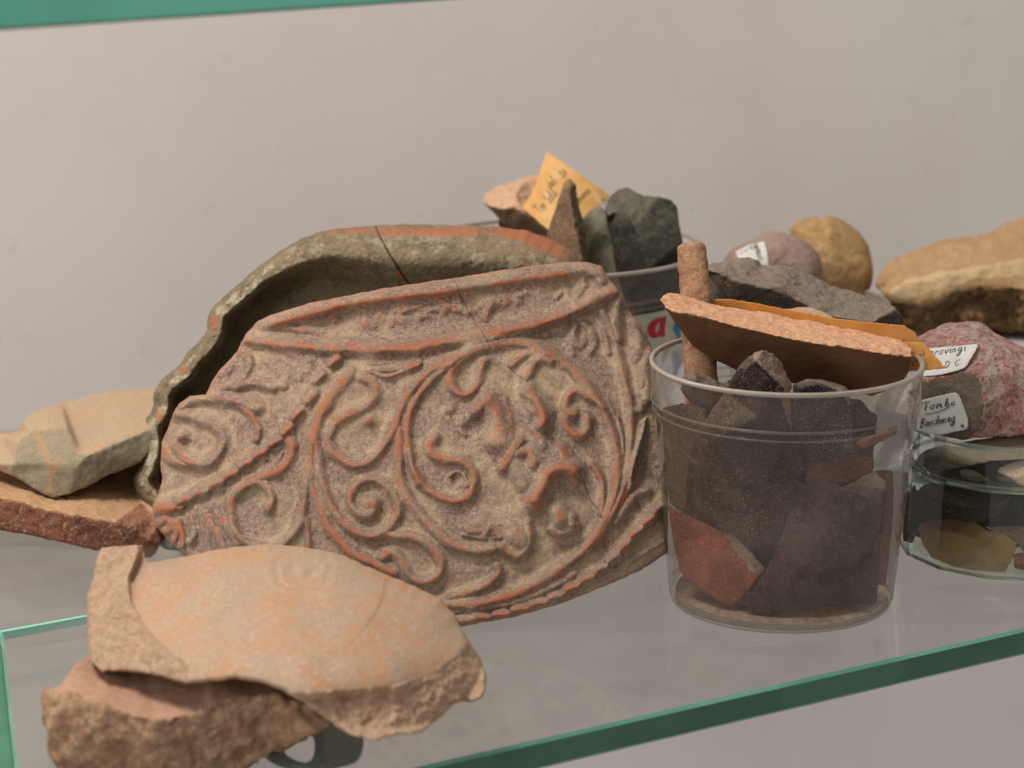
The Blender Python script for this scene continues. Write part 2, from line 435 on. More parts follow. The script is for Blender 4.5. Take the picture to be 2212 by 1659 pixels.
# rope of leaves running to lower left
def rope(pts, half, w_, hh, we, tw=28):
    for i, (bx, by) in enumerate(pts):
        p0 = pts[max(i-1, 0)]; p1 = pts[min(i+1, len(pts)-1)]
        dx, dy = p1[0]-p0[0], p1[1]-p0[1]
        if dx < 0: dx, dy = -dx, -dy
        a = math.atan2(dy, dx)+math.radians(tw)
        R([(bx-half*math.cos(a), by-half*math.sin(a)), (bx, by-1), (bx+half*math.cos(a), by+half*math.sin(a))], w_*random.uniform(.9, 1.1), hh, we*random.uniform(.7, 1.1))
rope([(722,780),(690,815),(671,858),(642,895),(620,928),(594,956),(560,980),(530,1002),(498,1025),(466,1045),(432,1064),(396,1080)], 11, 6.0, 1.8, .95, 11)
R([(722,780),(671,858),(620,930),(548,988),(474,1040),(392,1082),(350,1098)], 13, .8, .05)
R([(340,1098),(356,1094),(372,1096)], 11, 1.7, 1.0)
for bx, by, r in [(610,831,10),(639,812,9),(663,796,8),(666,780,7)]: R([(bx-1,by),(bx+1,by)], r, 1.2, .3)
# stems
R([(754,807),(730,832),(711,860),(696,885),(687,906),(680,928),(676,946)], 9, 1.5, .95)
R([(676,941),(668,981),(662,1034),(654,1096),(645,1136),(623,1162),(602,1180),(570,1186),(535,1173),(508,1149),(498,1120),(498,1085),(516,1058),(548,1042),(575,1053),(587,1077),(580,1098)], 7, 1.5, .65)
R([(516,1058),(540,1040),(562,1029),(602,1016),(623,994),(631,965),(624,952)], 7, 1.4, .85)
R([(612,975),(600,996),(585,1012)], 4, .9, .6)
R([(680,950),(687,975),(691,1021),(711,1085),(732,1117),(762,1146),(802,1158),(839,1140),(860,1106),(853,1072),(830,1045),(796,1034),(767,1048),(755,1078),(768,1104),(793,1114),(810,1102),(808,1082)], 6.5, 1.5, .72)
R([(785,1082),(795,1090)], 9, 1.0, .6)
R([(678,960),(668,1015),(672,1045),(687,1088),(708,1136),(735,1170),(764,1197),(800,1215),(848,1238)], 7.5, 1.4, .85)
R([(655,1090),(660,1120),(664,1150),(666,1185)], 4.5, 1.0, .8)
R([(672,990),(684,1040),(700,1090),(735,1135)], 3, .6, .5)
R([(783,815),(804,828),(810,852),(791,876),(759,892),(727,911),(711,940),(708,955),(722,980),(754,1002),(783,1003),(810,986),(834,954),(852,922),(866,880),(884,848),(915,812),(950,786),(985,766)], 7, 1.5, .72)
R([(780,890),(795,897),(798,912)], 4, .7, .3)
for kx, ky, kr in [(800,1088,10),(581,1094,8),(798,908,8),(1236,893,7),(1270,905,8),(390,944,8),(631,960,7),(1050,778,5),(1012,1046,7)]: R([(kx-1,ky),(kx+1,ky)], kr, 1.3, .75)
# medallion
R([(960,790),(1000,765),(1040,751),(1088,741),(1141,744),(1195,767),(1235,796),(1275,839),(1301,879),(1323,932),(1334,978),(1334,994),(1331,1042),(1320,1088),(1296,1141),(1264,1186),(1221,1221),(1168,1256),(1101,1286),(1021,1305),(960,1306)], 7.5, 1.6, .78)
R([(960,1322),(1050,1312),(1120,1297),(1190,1270),(1240,1238)], 6, 1.0, .35)
R([(1010,752),(1060,735),(1110,731),(1150,738),(1200,760)], 4, .9, .1)
R([(976,785),(941,812),(909,847),(890,879),(880,919),(883,968),(890,1005),(905,1045)], 5.5, 1.4, .8)
R([(905,1045),(893,1013),(883,975)], 4, .9, .5)
R([(864,930),(861,990),(866,1040),(880,1075),(901,1103),(928,1135),(963,1168),(997,1184),(1035,1190),(1064,1186)], 7, 1.45, .75)
R([(939,944),(928,960),(934,980),(960,992),(997,997),(1021,1021),(1024,1048),(1008,1074),(976,1082),(941,1069),(915,1048),(893,1013)], 7, 1.5, .82)
R([(972,1028),(985,1018),(1003,1026),(1010,1048)], 4, 1.0, .4)
R([(1045,780),(1037,802),(1032,828),(1013,850),(992,850),(976,831),(973,807),(987,786),(1008,767),(1035,754)], 6.5, 1.5, .8)
# figure, upside down
R([(1056,860),(1070,885),(1077,918),(1082,950)], 19, 2.2, .72)
R([(1054,862),(1036,878),(1024,890)], 11, 1.8, .65)
R([(1020,890),(1006,905),(1000,912)], 7, 1.0, .2)
R([(970,905),(985,925),(1005,940)], 3.5, .6, .3)
R([(966,888),(974,884)], 5, .8, .7)
R([(1144,842),(1156,858),(1166,875),(1174,898),(1170,915)], 13, 2.4, .8)
R([(1164,872),(1175,900)], 18, 1.9, .75)
R([(1091,860),(1098,885),(1104,915),(1107,945)], 4, .9, .7)
R([(1123,950),(1110,968),(1098,990),(1086,1010)], 8, 1.5, .85)
R([(1120,966),(1130,952),(1148,950),(1156,956)], 3, .6, .6)
R([(1120,980),(1140,975),(1150,990),(1148,1004)], 12, 1.6, .8)
R([(1115,1010),(1124,1030),(1130,1045)], 14, 1.7, .5)
R([(1146,925),(1158,940),(1176,946)], 3.5, .7, .6)
R([(1240,1016),(1225,1012),(1205,1012),(1188,1020),(1177,1040),(1165,1062),(1155,1080)], 14, 2.6, .95)
R([(1153,1080),(1158,1090)], 19, 2.0, .95)
R([(1237,1010),(1243,1022),(1236,1032)], 8, 1.4, .8)
R([(1248,1040),(1236,1050)], 5, .9, .6)
R([(1206,1108),(1212,1120)], 17, 2.4, .95)
R([(1234,1118),(1236,1132)], 11, 1.7, .8)
R([(1192,1142),(1206,1152),(1228,1148),(1243,1136)], 7, 1.4, .7)
R([(1212,968),(1220,984)], 12, 1.5, .6)
R([(1116,1150),(1124,1168)], 22, 1.8, .8)
R([(1008,1140),(1035,1132),(1070,1133),(1110,1130)], 5, .8, .5)
R([(1012,1148),(1045,1146),(1055,1140)], 5, .9, .7)
R([(1048,1156),(1060,1140),(1072,1150),(1080,1158)], 6, 1.0, .75)
R([(1000,1155),(1040,1162),(1080,1162)], 4, .6, .4)
R([(1141,1130),(1145,1165),(1135,1190),(1118,1201),(1098,1192),(1085,1180)], 7, 1.5, .8)
R([(1060,1170),(1080,1180)], 5, .8, .3)
R([(1085,950),(1108,982),(1132,1015),(1160,1045)], 25, 1.5, .1)
R([(1150,985),(1180,1005),(1200,1030)], 24, 1.3, .05)
R([(1060,940),(1085,958)], 18, 1.2, .2)
R([(1172,925),(1170,960),(1160,990)], 15, 1.1, .05)
R([(1040,1130),(1075,1145),(1110,1160)], 20, 1.0, .05)
R([(1130,905),(1150,935),(1160,965)], 15, .9, .05)
R([(1165,925),(1185,955),(1200,985),(1205,1010)], 15, 1.0, .1)
R([(1190,1085),(1205,1110),(1222,1130)], 22, 1.0, .05)
R([(1090,1150),(1115,1165)], 30, .8, .1)
# right hand tendrils
R([(1303,880),(1275,858),(1248,844),(1229,855),(1221,876),(1228,890),(1240,896)], 5.5, 1.4, .8)
R([(1219,906),(1229,927),(1253,940),(1270,925),(1269,900)], 7, 1.5, .8)
R([(1104,788),(1125,770),(1150,760),(1175,760)], 6, 1.2, .7)
R([(1136,815),(1146,798),(1154,782),(1170,772),(1190,778)], 7, 1.5, .7)
R([(1301,674),(1318,705),(1330,740),(1341,785),(1352,830),(1360,866),(1364,910),(1363,954),(1356,1016),(1344,1064),(1325,1106),(1299,1154),(1275,1180)], 5.5, 1.4, .7)
R([(1341,642),(1333,665),(1331,695),(1337,730)], 8, 1.6, .3)
R([(1280,1003),(1292,1020),(1302,1045),(1302,1085),(1298,1110)], 5, 1.2, .8)
R([(1335,900),(1345,950),(1345,1010),(1332,1070),(1315,1100)], 4, .9, .5)
R([(1312,860),(1325,890),(1340,930)], 3, .7, .2)
R([(1365,1046),(1352,1066),(1338,1090),(1310,1130)], 6, 1.2, .8)
R([(1396,1060),(1374,1068),(1352,1096),(1330,1130)], 7, 1.4, .4)
for q in range(4):
    R([(1395-q*2,905+q*14),(1383-q*2,938+q*14),(1372-q*2,985+q*13),(1362,1030+q*8)], 4.5, 1.2, .15)
R([(1415,760),(1398,775),(1390,800),(1388,830)], 7, 1.5, .1)
R([(1395,800),(1402,830),(1398,860)], 9, 1.6, .05)
R([(1372,700),(1380,735),(1376,770)], 12, 1.3, .1)
for bx, by in [(1384,850),(1392,870),(1380,885)]: R([(bx-2,by),(bx+2,by)], 7, 1.1, .1)
for pts in ([(1245,700),(1240,725),(1252,745),(1262,735)], [(1262,700),(1278,718),(1284,740),(1276,760)], [(1290,690),(1305,715),(1316,760)], [(1232,745),(1236,765)]): R(pts, 5.5, 1.0, .2)
# bottom rope
rope([(1424,1098),(1403,1124),(1376,1150),(1349,1180),(1326,1206),(1300,1229),(1270,1250),(1237,1270),(1202,1289),(1165,1304),(1126,1317),(1084,1328),(1042,1336),(1000,1342)], 12, 6.0, 2.0, .95, 13)
R([(1430,1092),(1384,1141),(1338,1193),(1286,1238),(1225,1276),(1158,1306),(1084,1327),(1004,1341)], 13, .8, .05)
R([(1430,1170),(1380,1200),(1328,1232),(1250,1270),(1150,1330)], 6, .8, .3)
# left side foliage
R([(375,892),(415,900),(455,914),(478,936),(480,960),(466,986),(439,1002),(407,994),(386,976),(376,958),(378,944),(392,940)], 8.5, 1.7, .4)
R([(376,960),(384,976),(400,990),(420,1002)], 5, 1.2, .95)
R([(350,964),(362,982),(378,996),(410,1006)], 5, 1.3, .95)
R([(349,982),(368,998),(395,1008)], 5, 1.1, .9)
R([(392,874),(412,862),(455,858),(500,862),(535,872),(552,880)], 9, 1.8, .5)
R([(500,866),(532,887),(550,908),(557,930),(554,950)], 5.5, 1.3, .7)
R([(456,842),(490,834),(520,820),(534,798),(536,774),(524,758)], 7, 1.5, .45)
R([(508,836),(535,828),(562,827),(590,836)], 10, 1.6, .4)
R([(476,808),(490,800),(500,790)], 6, 1.0, .05)
for pts in ([(342,1133),(356,1122)], [(352,1152),(366,1142),(368,1128)], [(372,1175),(382,1150),(384,1125)], [(392,1180),(394,1160),(386,1130)], [(352,1108),(372,1100),(392,1096)]): R(pts, 5.5, 1.4, .95)
for pts in ([(410,1170),(418,1150),(412,1115)], [(440,1110),(460,1140),(478,1180)], [(426,1100),(445,1150),(450,1190)], [(455,1095),(480,1125),(510,1178)], [(470,1150),(488,1186)], [(500,1125),(520,1165),(560,1190)]): R(pts, 6.5, 1.2, .45)
# lower middle curls
R([(825,1150),(848,1158),(888,1160),(920,1173),(941,1194),(953,1221),(944,1245),(917,1258),(891,1250),(875,1229),(862,1205),(845,1194),(825,1205)], 7, 1.5, .8)
R([(1075,1221),(1078,1237),(1061,1256),(1035,1272),(995,1284),(970,1290)], 5.5, 1.2, .7)
for pts in ([(802,802),(825,812),(848,812)], [(820,800),(850,798),(880,790),(908,785)], [(845,812),(875,800),(905,788)]): R(pts, 4.5, 1.1, .75)
# worn rosettes of the frieze
for k in range(58):
    fx = random.uniform(770, 1290); u_ = (fx-770)/520; fc_ = 694-62*u_-26*u_*u_+random.uniform(-21, 17)
    cxr = min((836, 963, 1104, 1222), key=lambda q: abs(q-fx)); a = math.atan2(fc_-(690-60*u_-26*u_*u_), fx-cxr)+random.uniform(-.4, .4)
    l_ = random.uniform(3, 8)
    R([(fx-l_*math.cos(a), fc_-l_*math.sin(a)), (fx+l_*math.cos(a), fc_+l_*math.sin(a))], random.uniform(3, 5.5), random.uniform(.25, .75), random.uniform(.3, .75))
for pts in ([(610,704),(640,712),(668,712),(690,722)], [(1048,690),(1054,668),(1062,655)], [(1260,600),(1258,625),(1240,650)], [(1285,612),(1280,640)], [(560,712),(600,700),(660,688),(715,668)], [(715,668),(720,690)]): R(pts, 6, .9, .6)

rx = RLOOP
def relief_fields(x, y):
    gf = 1+.34*nz(x, y, 55, 2, 91.0)
    h = np.zeros(x.shape); wr = np.zeros(x.shape)
    for pts, w_, hh, we, tp in RS:
        px = [p[0] for p in pts]; py = [p[1] for p in pts]
        m = (x > min(px)-w_*2.2) & (x < max(px)+w_*2.2) & (y > min(py)-w_*2.2) & (y < max(py)+w_*2.2)
        if not m.any(): continue
        X, Y = x[m], y[m]; best = np.full(X.shape, 1e9); n = max(1, len(pts)-1)
        for i in range(len(pts)-1):
            x1, y1 = pts[i]; dx, dy = pts[i+1][0]-x1, pts[i+1][1]-y1; L = dx*dx+dy*dy+1e-9
            t_ = np.clip(((X-x1)*dx+(Y-y1)*dy)/L, 0, 1)
            q = np.hypot(X-x1-t_*dx, Y-y1-t_*dy)
            if w_ < 8 and n > 12:
                e = min(i, n-i)/9; 
                if e < 1: q = q/(.55+.45*e)
            best = np.minimum(best, q)
        r = best/(w_*gf[m])
        prof = (.7*np.exp(-(r**2.2)*1.0)+.3*np.exp(-(r/1.7)**2))*hh*2.4
        ho = h[m]; h[m] = np.maximum(ho, prof)+.3*np.minimum(ho, prof)
        wv = we*np.clip(1.14-r*1.0, 0, 1)**.7
        wr[m] = np.maximum(wr[m], wv)
    return h, wr
CR = [catmull([(974,600),(986,612),(995,640),(1018,682),(1045,722),(1061,752)], 4), catmull([(1096,786),(1112,806),(1142,826)], 4),
      catmull([(1253,1016),(1266,1052),(1275,1078),(1290,1100),(1305,1132)], 4)]
def crackf(x, y, CRS, w_):
    b = np.full(x.shape, 1e9)
    for pts in CRS:
        for i in range(len(pts)-1):
            x1, y1 = pts[i]; dx, dy = pts[i+1][0]-x1, pts[i+1][1]-y1; L = dx*dx+dy*dy+1e-9
            t_ = np.clip(((x-x1)*dx+(y-y1)*dy)/L, 0, 1); b = np.minimum(b, np.hypot(x-x1-t_*dx, y-y1-t_*dy))
    ww = w_*(1+.8*nz(x, y, 14, 2, 77.0))
    return np.exp(-(b/np.maximum(ww, .4*w_))**2)
FLD = {}
def r_depth(x, y, s):
    h, wr = relief_fields(x, y)
    n1 = nz(x, y, 9, 3, 1.0, .5); n2 = nz(x, y, 60, 3, 2.0); n3 = nz(x, y, 3.4, 2, 4.0, .4)
    ck = crackf(x, y, CR, 1.3)
    FLD['h'] = h; FLD['w'] = wr; FLD['n1'] = n1; FLD['ck'] = ck
    base = .970+.047*((x-1010)/650)**2*np.where(x < 1010, 1, .8)+.062*(1350-y)/760-.010*np.sin(np.clip((1350-y)/760, 0, 1)*math.pi)
    base += .004*np.exp(-((y-(720+.0*x))/60)**2)                     # frieze set back under the lip
    edge = .0035*(1-np.sqrt(np.clip(1-(1-np.clip(s/11, 0, 1))**2, 0, 1)))
    low = np.clip(1-wr, 0, 1)
    return base+edge-h/1000-.00045*n2-(.00016*low+.00003)*n1-.00007*low*n3+.0006*ck
def r_attr(x, y, s):
    h, wr, n1, ck = FLD['h'], FLD['w'], FLD['n1'], FLD['ck']
    e = np.clip(1-s/9, 0, 1)
    return {'wear': np.clip(wr, 0, 1), 'crack': ck, 'rimedge': e, 'high': np.clip(h/2, 0, 1)}
me = sheet('decorated_sherd', RLOOP, 1.75, r_depth, lambda x, y, s: .0065+.0008*nz(x, y, 40), r_attr)
t = NT('decorated_clay').start()
n1 = t.noise(260, 6, .72); n2 = t.noise(1100, 5, .75); n3 = t.noise(45, 4, .6); n4 = t.noise(3000, 2, .6)
dust = t.mix(t.ramp(n1, .44, .56), lin(150, 127, 108), lin(170, 145, 121))
flank = t.math('MULTIPLY', t.ramp(t.attr('high'), .06, .3), t.ramp(t.attr('high'), .9, .5))
dust = t.mix(t.math('MULTIPLY', flank, .65), dust, lin(188, 160, 130))
dust = t.mix(t.ramp(n3, .46, .56, 0, .6), dust, lin(145, 119, 106))
dust = t.mix(t.ramp(n2, .53, .66, 0, .4), dust, lin(106, 82, 73))
dust = t.mix(t.math('MULTIPLY', t.ramp(n2, .4, .47, .8, 0), t.ramp(n1, .42, .58, .15, 1)), dust, lin(200, 176, 146))
dust = t.mix(t.math('MULTIPLY', t.ramp(t.noise(620, 4, .7), .5, .58), t.ramp(n3, .42, .56, .1, .75)), dust, lin(116, 93, 83))
dust = t.mix(t.ramp(n4, .6, .68, 0, .25), dust, lin(95, 76, 66))
org = t.mix(t.ramp(n1, .38, .6), lin(180, 112, 80), lin(162, 96, 68))
org = t.mix(t.ramp(n2, .58, .72, 0, .5), org, lin(190, 120, 86))
we = t.math('ADD', t.attr('wear'), t.math('MULTIPLY', t.math('SUBTRACT', n1, .5), 2.2))
we = t.math('ADD', we, t.math('MULTIPLY', t.math('SUBTRACT', n2, .5), .9)); we = t.math('ADD', we, t.math('MULTIPLY', t.math('SUBTRACT', n3, .5), 1.0))
fac = t.ramp(we, .5, .88, 0, .85)
c = t.mix(fac, dust, org)
c = t.mix(t.ramp(t.math('ADD', t.attr('rimedge'), t.math('SUBTRACT', n1, .5)), .45, .8, 0, .55), c, lin(180, 126, 96))
c = t.mix(t.ramp(t.attr('crack'), .35, .8, 0, .6), c, lin(96, 62, 54))
hh = t.math('ADD', t.math('MULTIPLY', n2, .8), t.math('MULTIPLY', n4, .35)); hh = t.math('MULTIPLY', hh, t.ramp(fac, 0, 1, 1, .3))
relief_m = t.finish(c, .88, t.bump(hh, .55, .0009), .2)
rel = tag(link('decorated_sherd', me, relief_m), 'large curved bowl sherd with raised scrolls and figure in worn red clay', 'pottery sherd')

# ------------------------------------------------------------------ the olive bowl fragment behind it
BO = [(383,1189),(361,1189),(345,1178),(338,1150),(334,1120),(318,1088),(300,1072),(289,1048),(288,1030),(291,1020),(305,995),(312,960),(308,928),(313,908),(332,880),(331,856),(338,836),
 (351,815),(375,799),(390,786),(402,764),(428,740),(446,716),(449,690),(458,664),(482,642),(522,607),(562,572),(596,548),(640,520),(690,500),(760,490),(870,484),(960,485),(1030,488),
 (1072,488),(1110,496),(1140,497),(1200,522),(1240,545),(1252,566),(1262,640),(1240,760),(1180,900),(1080,1050),(960,1150),(760,1215),(560,1225),(430,1205)]
BL = rough_loop(smooth_loop(BO, 1), 5, 2.0, 11)
BCK = [catmull([(810,486),(826,520),(848,560),(868,590),(884,612)], 4)]
def b_d(x, y, s):
    wr = np.clip((x-560)/300, 0, 1)
    w0 = 30+40*wr; w1 = 20+85*wr
    rec = sstep(0, 1, (s-w0)/w1)
    deep = (.030-.008*wr)*rec+.012*sstep(0, 260, s-w0-w1)
    rnd = (.009+.012*wr)*(1-np.sqrt(np.clip(1-(1-np.clip(s/(w0*.95), 0, 1))**2, 0, 1)))
    base = 1.045+.035*((x-900)/500)**2*np.where(x < 900, .55, .3)+.045*(1200-y)/700
    n1 = nz(x, y, 26, 4, 21.0, .6); n2 = nz(x, y, 7, 3, 22.0, .5); FLD['bn'] = n1; FLD['brec'] = rec
    edge = (1-rec)
    ck = crackf(x, y, BCK, 2.2); FLD['bck'] = ck
    pit = .0012*np.exp(-((x-767)**2+(y-600)**2)/60)
    return base+deep+rnd-(.0011*edge*(1-.75*wr)+.0002)*n1-(.00022*edge*(1-.6*wr)+.00006)*n2-.0014*edge*(1-wr)*nz(x, y, 60, 2, 23.0)+.0015*ck-pit
def b_a(x, y, s):
    w0 = 30+26*np.clip((x-560)/300, 0, 1)
    return {'mask': 1-FLD['brec'], 'crack': FLD['bck'],
            'pale': np.clip((1-FLD['brec'])*sstep(2, 16, s), 0, 1)*np.where((x < 640), 1, .5),
            'orange': np.exp(-(((x-930)/330)**2+((y-500)/16)**2))*.75+np.exp(-(((x-1165)/70)**2+((y-(522+(x-1165)*.45))/22)**2))*1.3+
                      np.exp(-((x-462)**2/90+(y-697)**2/260))*1.2+np.exp(-((x-396)**2/200+(y-800)**2/90))*.9+np.exp(-((x-345)**2/260+(y-905)**2/900))*.6+np.exp(-((x-866)**2+(y-598)**2)/150)}
me = sheet('bowl_fragment', BL, 2.1, b_d, lambda x, y, s: .007+0*x, b_a)
t = NT('olive_clay').start()
n1 = t.noise(150, 6, .7); n2 = t.noise(520, 5, .75); n3 = t.noise(60, 5, .65); n4 = t.noise(1900, 3, .7)
c = t.mix(t.ramp(n3, .45, .55), lin(134, 116, 90), lin(112, 96, 75))
c = t.mix(t.ramp(n2, .48, .58, 0, .6), c, lin(148, 130, 102))
pf = t.math('MULTIPLY', t.attr('pale'), t.ramp(t.math('ADD', n1, t.math('MULTIPLY', n3, .6)), .8, .9, 0, .6))
c = t.mix(pf, c, lin(206, 196, 162))
of = t.ramp(t.math('ADD', t.attr('orange'), t.math('MULTIPLY', t.math('SUBTRACT', n1, .5), 1.6)), .4, .75, 0, .85)
c = t.mix(of, c, lin(172, 104, 68))
c = t.mix(t.ramp(n4, .54, .63, 0, .7), c, lin(62, 54, 42))
c = t.mix(t.ramp(t.attr('crack'), .3, .8, 0, .9), c, lin(60, 38, 28))
hh = t.math('ADD', n2, t.math('MULTIPLY', n4, .6))
olive_m = t.finish(c, .85, t.bump(hh, .5, .0008), .25)
tag(link('bowl_fragment', me, olive_m), 'olive grey bowl fragment with cracked rounded rim, standing behind the decorated sherd', 'pottery sherd')
# ------------------------------------------------------------------ front and left sherds
foot_m = clay('peach_clay', lin(192, 142, 103), lin(180, 150, 124), lin(180, 146, 116), lin(162, 129, 100), dust=lin(190, 166, 144), dustup=.2, sc=1.0, msc=.6, bump=.4, fine=.55, specks=lin(222, 204, 184), speckle=.3)
FO = [(220,1183),(307,1177),(309,1190),(313,1206),(323,1215),(350,1211),(385,1204),(440,1193),(510,1180),(590,1175),(656,1181),(734,1196),(796,1224),(889,1264),(952,1292),(983,1330),(998,1361),(1014,1386),(1039,1423),(1051,1454),(1050,1490),(1040,1508),(1020,1516),(983,1519),(945,1557),(911,1582),(858,1588),(812,1600),(765,1591),(728,1572),(693,1544),(656,1519),(609,1491),(563,1473),(509,1466),(447,1473),(400,1477),(354,1463),(307,1454),(260,1449),(220,1451),(198,1432),(190,1392),(187,1330),(189,1283),(198,1258),(206,1215)]
FL = rough_loop(FO, 6, 2.2, 31)
LB = [(300,1160),(309,1192),(284,1250),(287,1300),(323,1361),(369,1407),(412,1440),(402,1500),(150,1500),(150,1160)]
RB = [(1003,1355),(998,1380),(985,1417),(936,1454),(858,1479),(765,1488),(690,1491),(634,1496),(650,1660),(1100,1660),(1100,1340)]
def f_d(x, y, s):
    # dish surface: tilted plane with a dome, then broken walls falling away from its rim
    u = (y-1175)/300
    base = .894-.085*np.clip(u, -.2, 1.6)+.020*((x-600)/420)**2
    base -= .024*np.clip(1-((x-610)/440)**2-((y-1330)/190)**2, 0, 1)
    r = np.hypot((x-655)/1.55, y-1228)
    r = r+nz(x, y, 40, 2, 39.0)*9
    base += .0006*np.sin(np.clip((r-12)/11, 0, 4)*math.pi)*np.exp(-(r/75)**2)-.0013*np.exp(-(((x-655)/13)**2+((y-1232)/8)**2))+.0012*np.exp(-(((x-668)/12)**2+((y-1241)/7)**2))
    base += .0010*sstep(-2, 3, (x-(832-((y-1250)/60)**2*14)))*np.exp(-((y-1280)/90)**2)
    sl, _, _ = sdf(x, y, LB); sr, _, _ = sdf(x, y, RB)
    lf = np.clip(sl, 0, None); rf = np.clip(sr, 0, None)
    base += .00005*lf*np.clip((y-1230)/120, 0, 1)
    base += .00020*rf*sstep(0, 26, rf)
    tw = np.clip((1400-y)/110, 0, 1)*np.clip((x-330)/60, 0, 1)
    base += .022*tw*(1-np.sqrt(np.clip(1-(1-np.clip(s/70, 0, 1))**2, 0, 1)))
    # raised foot stub at top left
    st_ = in_poly(x, y, [(205,1170),(318,1170),(318,1206),(284,1256),(284,1285),(200,1275)])
    stub = np.clip(sdf(x, y, [(205,1160),(322,1160),(306,1200),(283,1256),(286,1300),(190,1300)])[0], 0, 12)/12
    base -= .013*sstep(0, 9, lf)*np.clip((1340-y)/130, 0, 1)
    edge = .004*(1-np.sqrt(np.clip(1-(1-np.clip(s/10, 0, 1))**2, 0, 1)))
    m = np.clip(np.maximum(sl, sr)/4, 0, 1); FLD['fm'] = np.clip(m, 0, 1)
    n1 = nz(x, y, 45, 4, 33.0, .6); n2 = nz(x, y, 13, 4, 34.0, .5); n3 = nz(x, y, 150, 2, 35.0)
    return base+edge-(.0013*m+.00012)*n1-(.00035*m+.00007)*n2-.0018*n3-.0009*m*n3
me = sheet('foot_sherd', FL, 2.3, f_d, lambda x, y, s: .014+0*x, lambda x, y, s: {'mask': FLD['fm']})
tag(link('foot_sherd', me, foot_m), 'peach coloured dish base sherd with broken foot, lying in front on a brick piece', 'pottery sherd')

brickf_m = clay('buff_brick', lin(196, 156, 130), lin(190, 150, 124), lin(184, 152, 120), lin(156, 122, 94), specks=lin(168, 98, 70), speckle=.5, sc=.8, msc=.6, bump=.9, fine=.6)
BRK = [(161,1438,28),(200,1410,46),(300,1405,50),(450,1425,40),(600,1450,30),(712,1535,-2),(706,1566,-8),(672,1585,-4),(631,1612,2),(606,1621,4),(572,1630,6),(529,1665,8),(470,1715,8),(300,1740,4),(160,1700,6),(118,1641,4),(105,1622,5),(108,1585,2),(105,1560,2),(100,1535,4),(92,1513,6),(100,1496,6),(134,1479,12)]
BRI = [(151,1499,2),(211,1517,-4),(260,1536,-8),(304,1548,-12),(338,1558,-14),(385,1548,-12),(431,1542,-12),(462,1523,-12),(509,1508,-10),(590,1500,-6)]
tag(rock('brick_piece', BRK, BRI, [(21, 23), (23, 24), (24, 25), (25, 26), (26, 27), (27, 28), (28, 29), (29, 30), (30, 31), (31, 32)], D0=.826, thick=58, voxel=.75,
    rough=.25, frough=1.2, scale=6.5, smooth=2, masks=[[(60,1490),(102,1496),(151,1499),(211,1517),(260,1536),(304,1548),(338,1558),(385,1548),(431,1542),(462,1523),(509,1508),(590,1496),(760,1540),(760,1800),(60,1800)]], back=.95, mat=brickf_m),
    'thick buff brick piece with rough broken front, lowest in the front left', 'brick fragment')

beige_m = clay('beige_clay', lin(172, 150, 123), lin(178, 148, 117), lin(152, 138, 112), lin(140, 127, 104), dust=lin(192, 170, 136), dustup=.2, sc=.8, bump=.4, fine=.4, stripe=lin(172, 134, 96))
LS = [(0-40,950,10),(0,936,25),(32,936,28),(51,910,20),(69,890,30),(133,870,42),(227,846,52),(335,836,60),(360,850,58),(352,920,26),(330,970,17),(304,998,14),(213,1038,3),(149,1070,-2),(115,1076,-2),(80,1062,-1),(35,1032,2),(3,1019,6),(-40,1000,8)]
LI = [(345,918,22),(307,934,15),(187,984,-3),(165,976,-1),(147,926,6),(117,922,7),(67,931,8),(40,952,4),(29,1003,0),(105,1000,-4),(165,1010,-4),(156,921,22),(173,965,5)]
tag(rock('clay_lug', LS, LI, [(19,20),(20,21),(21,22),(22,23),(23,24),(24,25),(25,26),(26,27),(30,31)], D0=1.07, thick=40, voxel=.75, rough=.3, frough=.45, scale=9, smooth=5, stripe=[[(66,930),(78,928),(96,955),(106,980),(112,1020),(110,1062),(98,1062),(104,1020),(96,990),(82,960)],[(106,1000),(136,985),(140,996),(112,1022)]],
    masks=[[(345,918),(307,934),(187,984),(165,976),(147,926),(117,922),(67,931),(40,952),(29,1003),(0,1100),(360,1100),(400,930)]], back=.8, mat=beige_m),
    'beige ceramic block with a notched end resting on the red brick at left', 'pottery sherd')
redb_m = clay('red_brick', lin(194, 152, 112), lin(182, 140, 102), lin(112, 60, 44), lin(138, 84, 60), fine=.9, specks=lin(190, 170, 148), speckle=.45, dust=lin(190,150,112), dustup=.35, sc=.9, msc=.6, bump=.5)
LBk = [(-60,1010,60),(0,1000,55),(120,985,70),(250,975,80),(330,985,62),(352,1060,30),(350,1120,16),(348,1178,10),(338,1194,8),(326,1206,6),(312,1203,5),(219,1188,3),(173,1181,2),(128,1170,2),(67,1155,3),(0,1143,5),(-60,1130,8)]
LBi = [(-60,1062,6),(0,1075,2),(53,1087,1),(107,1104,0),(160,1112,-1),(200,1120,-1),(253,1129,0),(272,1136,0),(320,1166,4),(330,1118,18),(305,1090,30)]
o = rock('brick_slab', LBk, LBi, [(17,18),(18,19),(19,20),(20,21),(21,22),(22,23),(23,24),(24,25)], D0=1.055, thick=50, voxel=.75, rough=.35, frough=.45, scale=3, smooth=2,
    masks=[[(-90,1068),(0,1075),(53,1087),(107,1104),(160,1112),(200,1120),(253,1129),(261,1119),(307,1086),(328,1110),(400,1100),(400,1300),(-90,1300)]], back=.9, mat=redb_m)
tag(o, 'flat red brick slab with dark speckled broken edge, under the beige block', 'brick fragment')

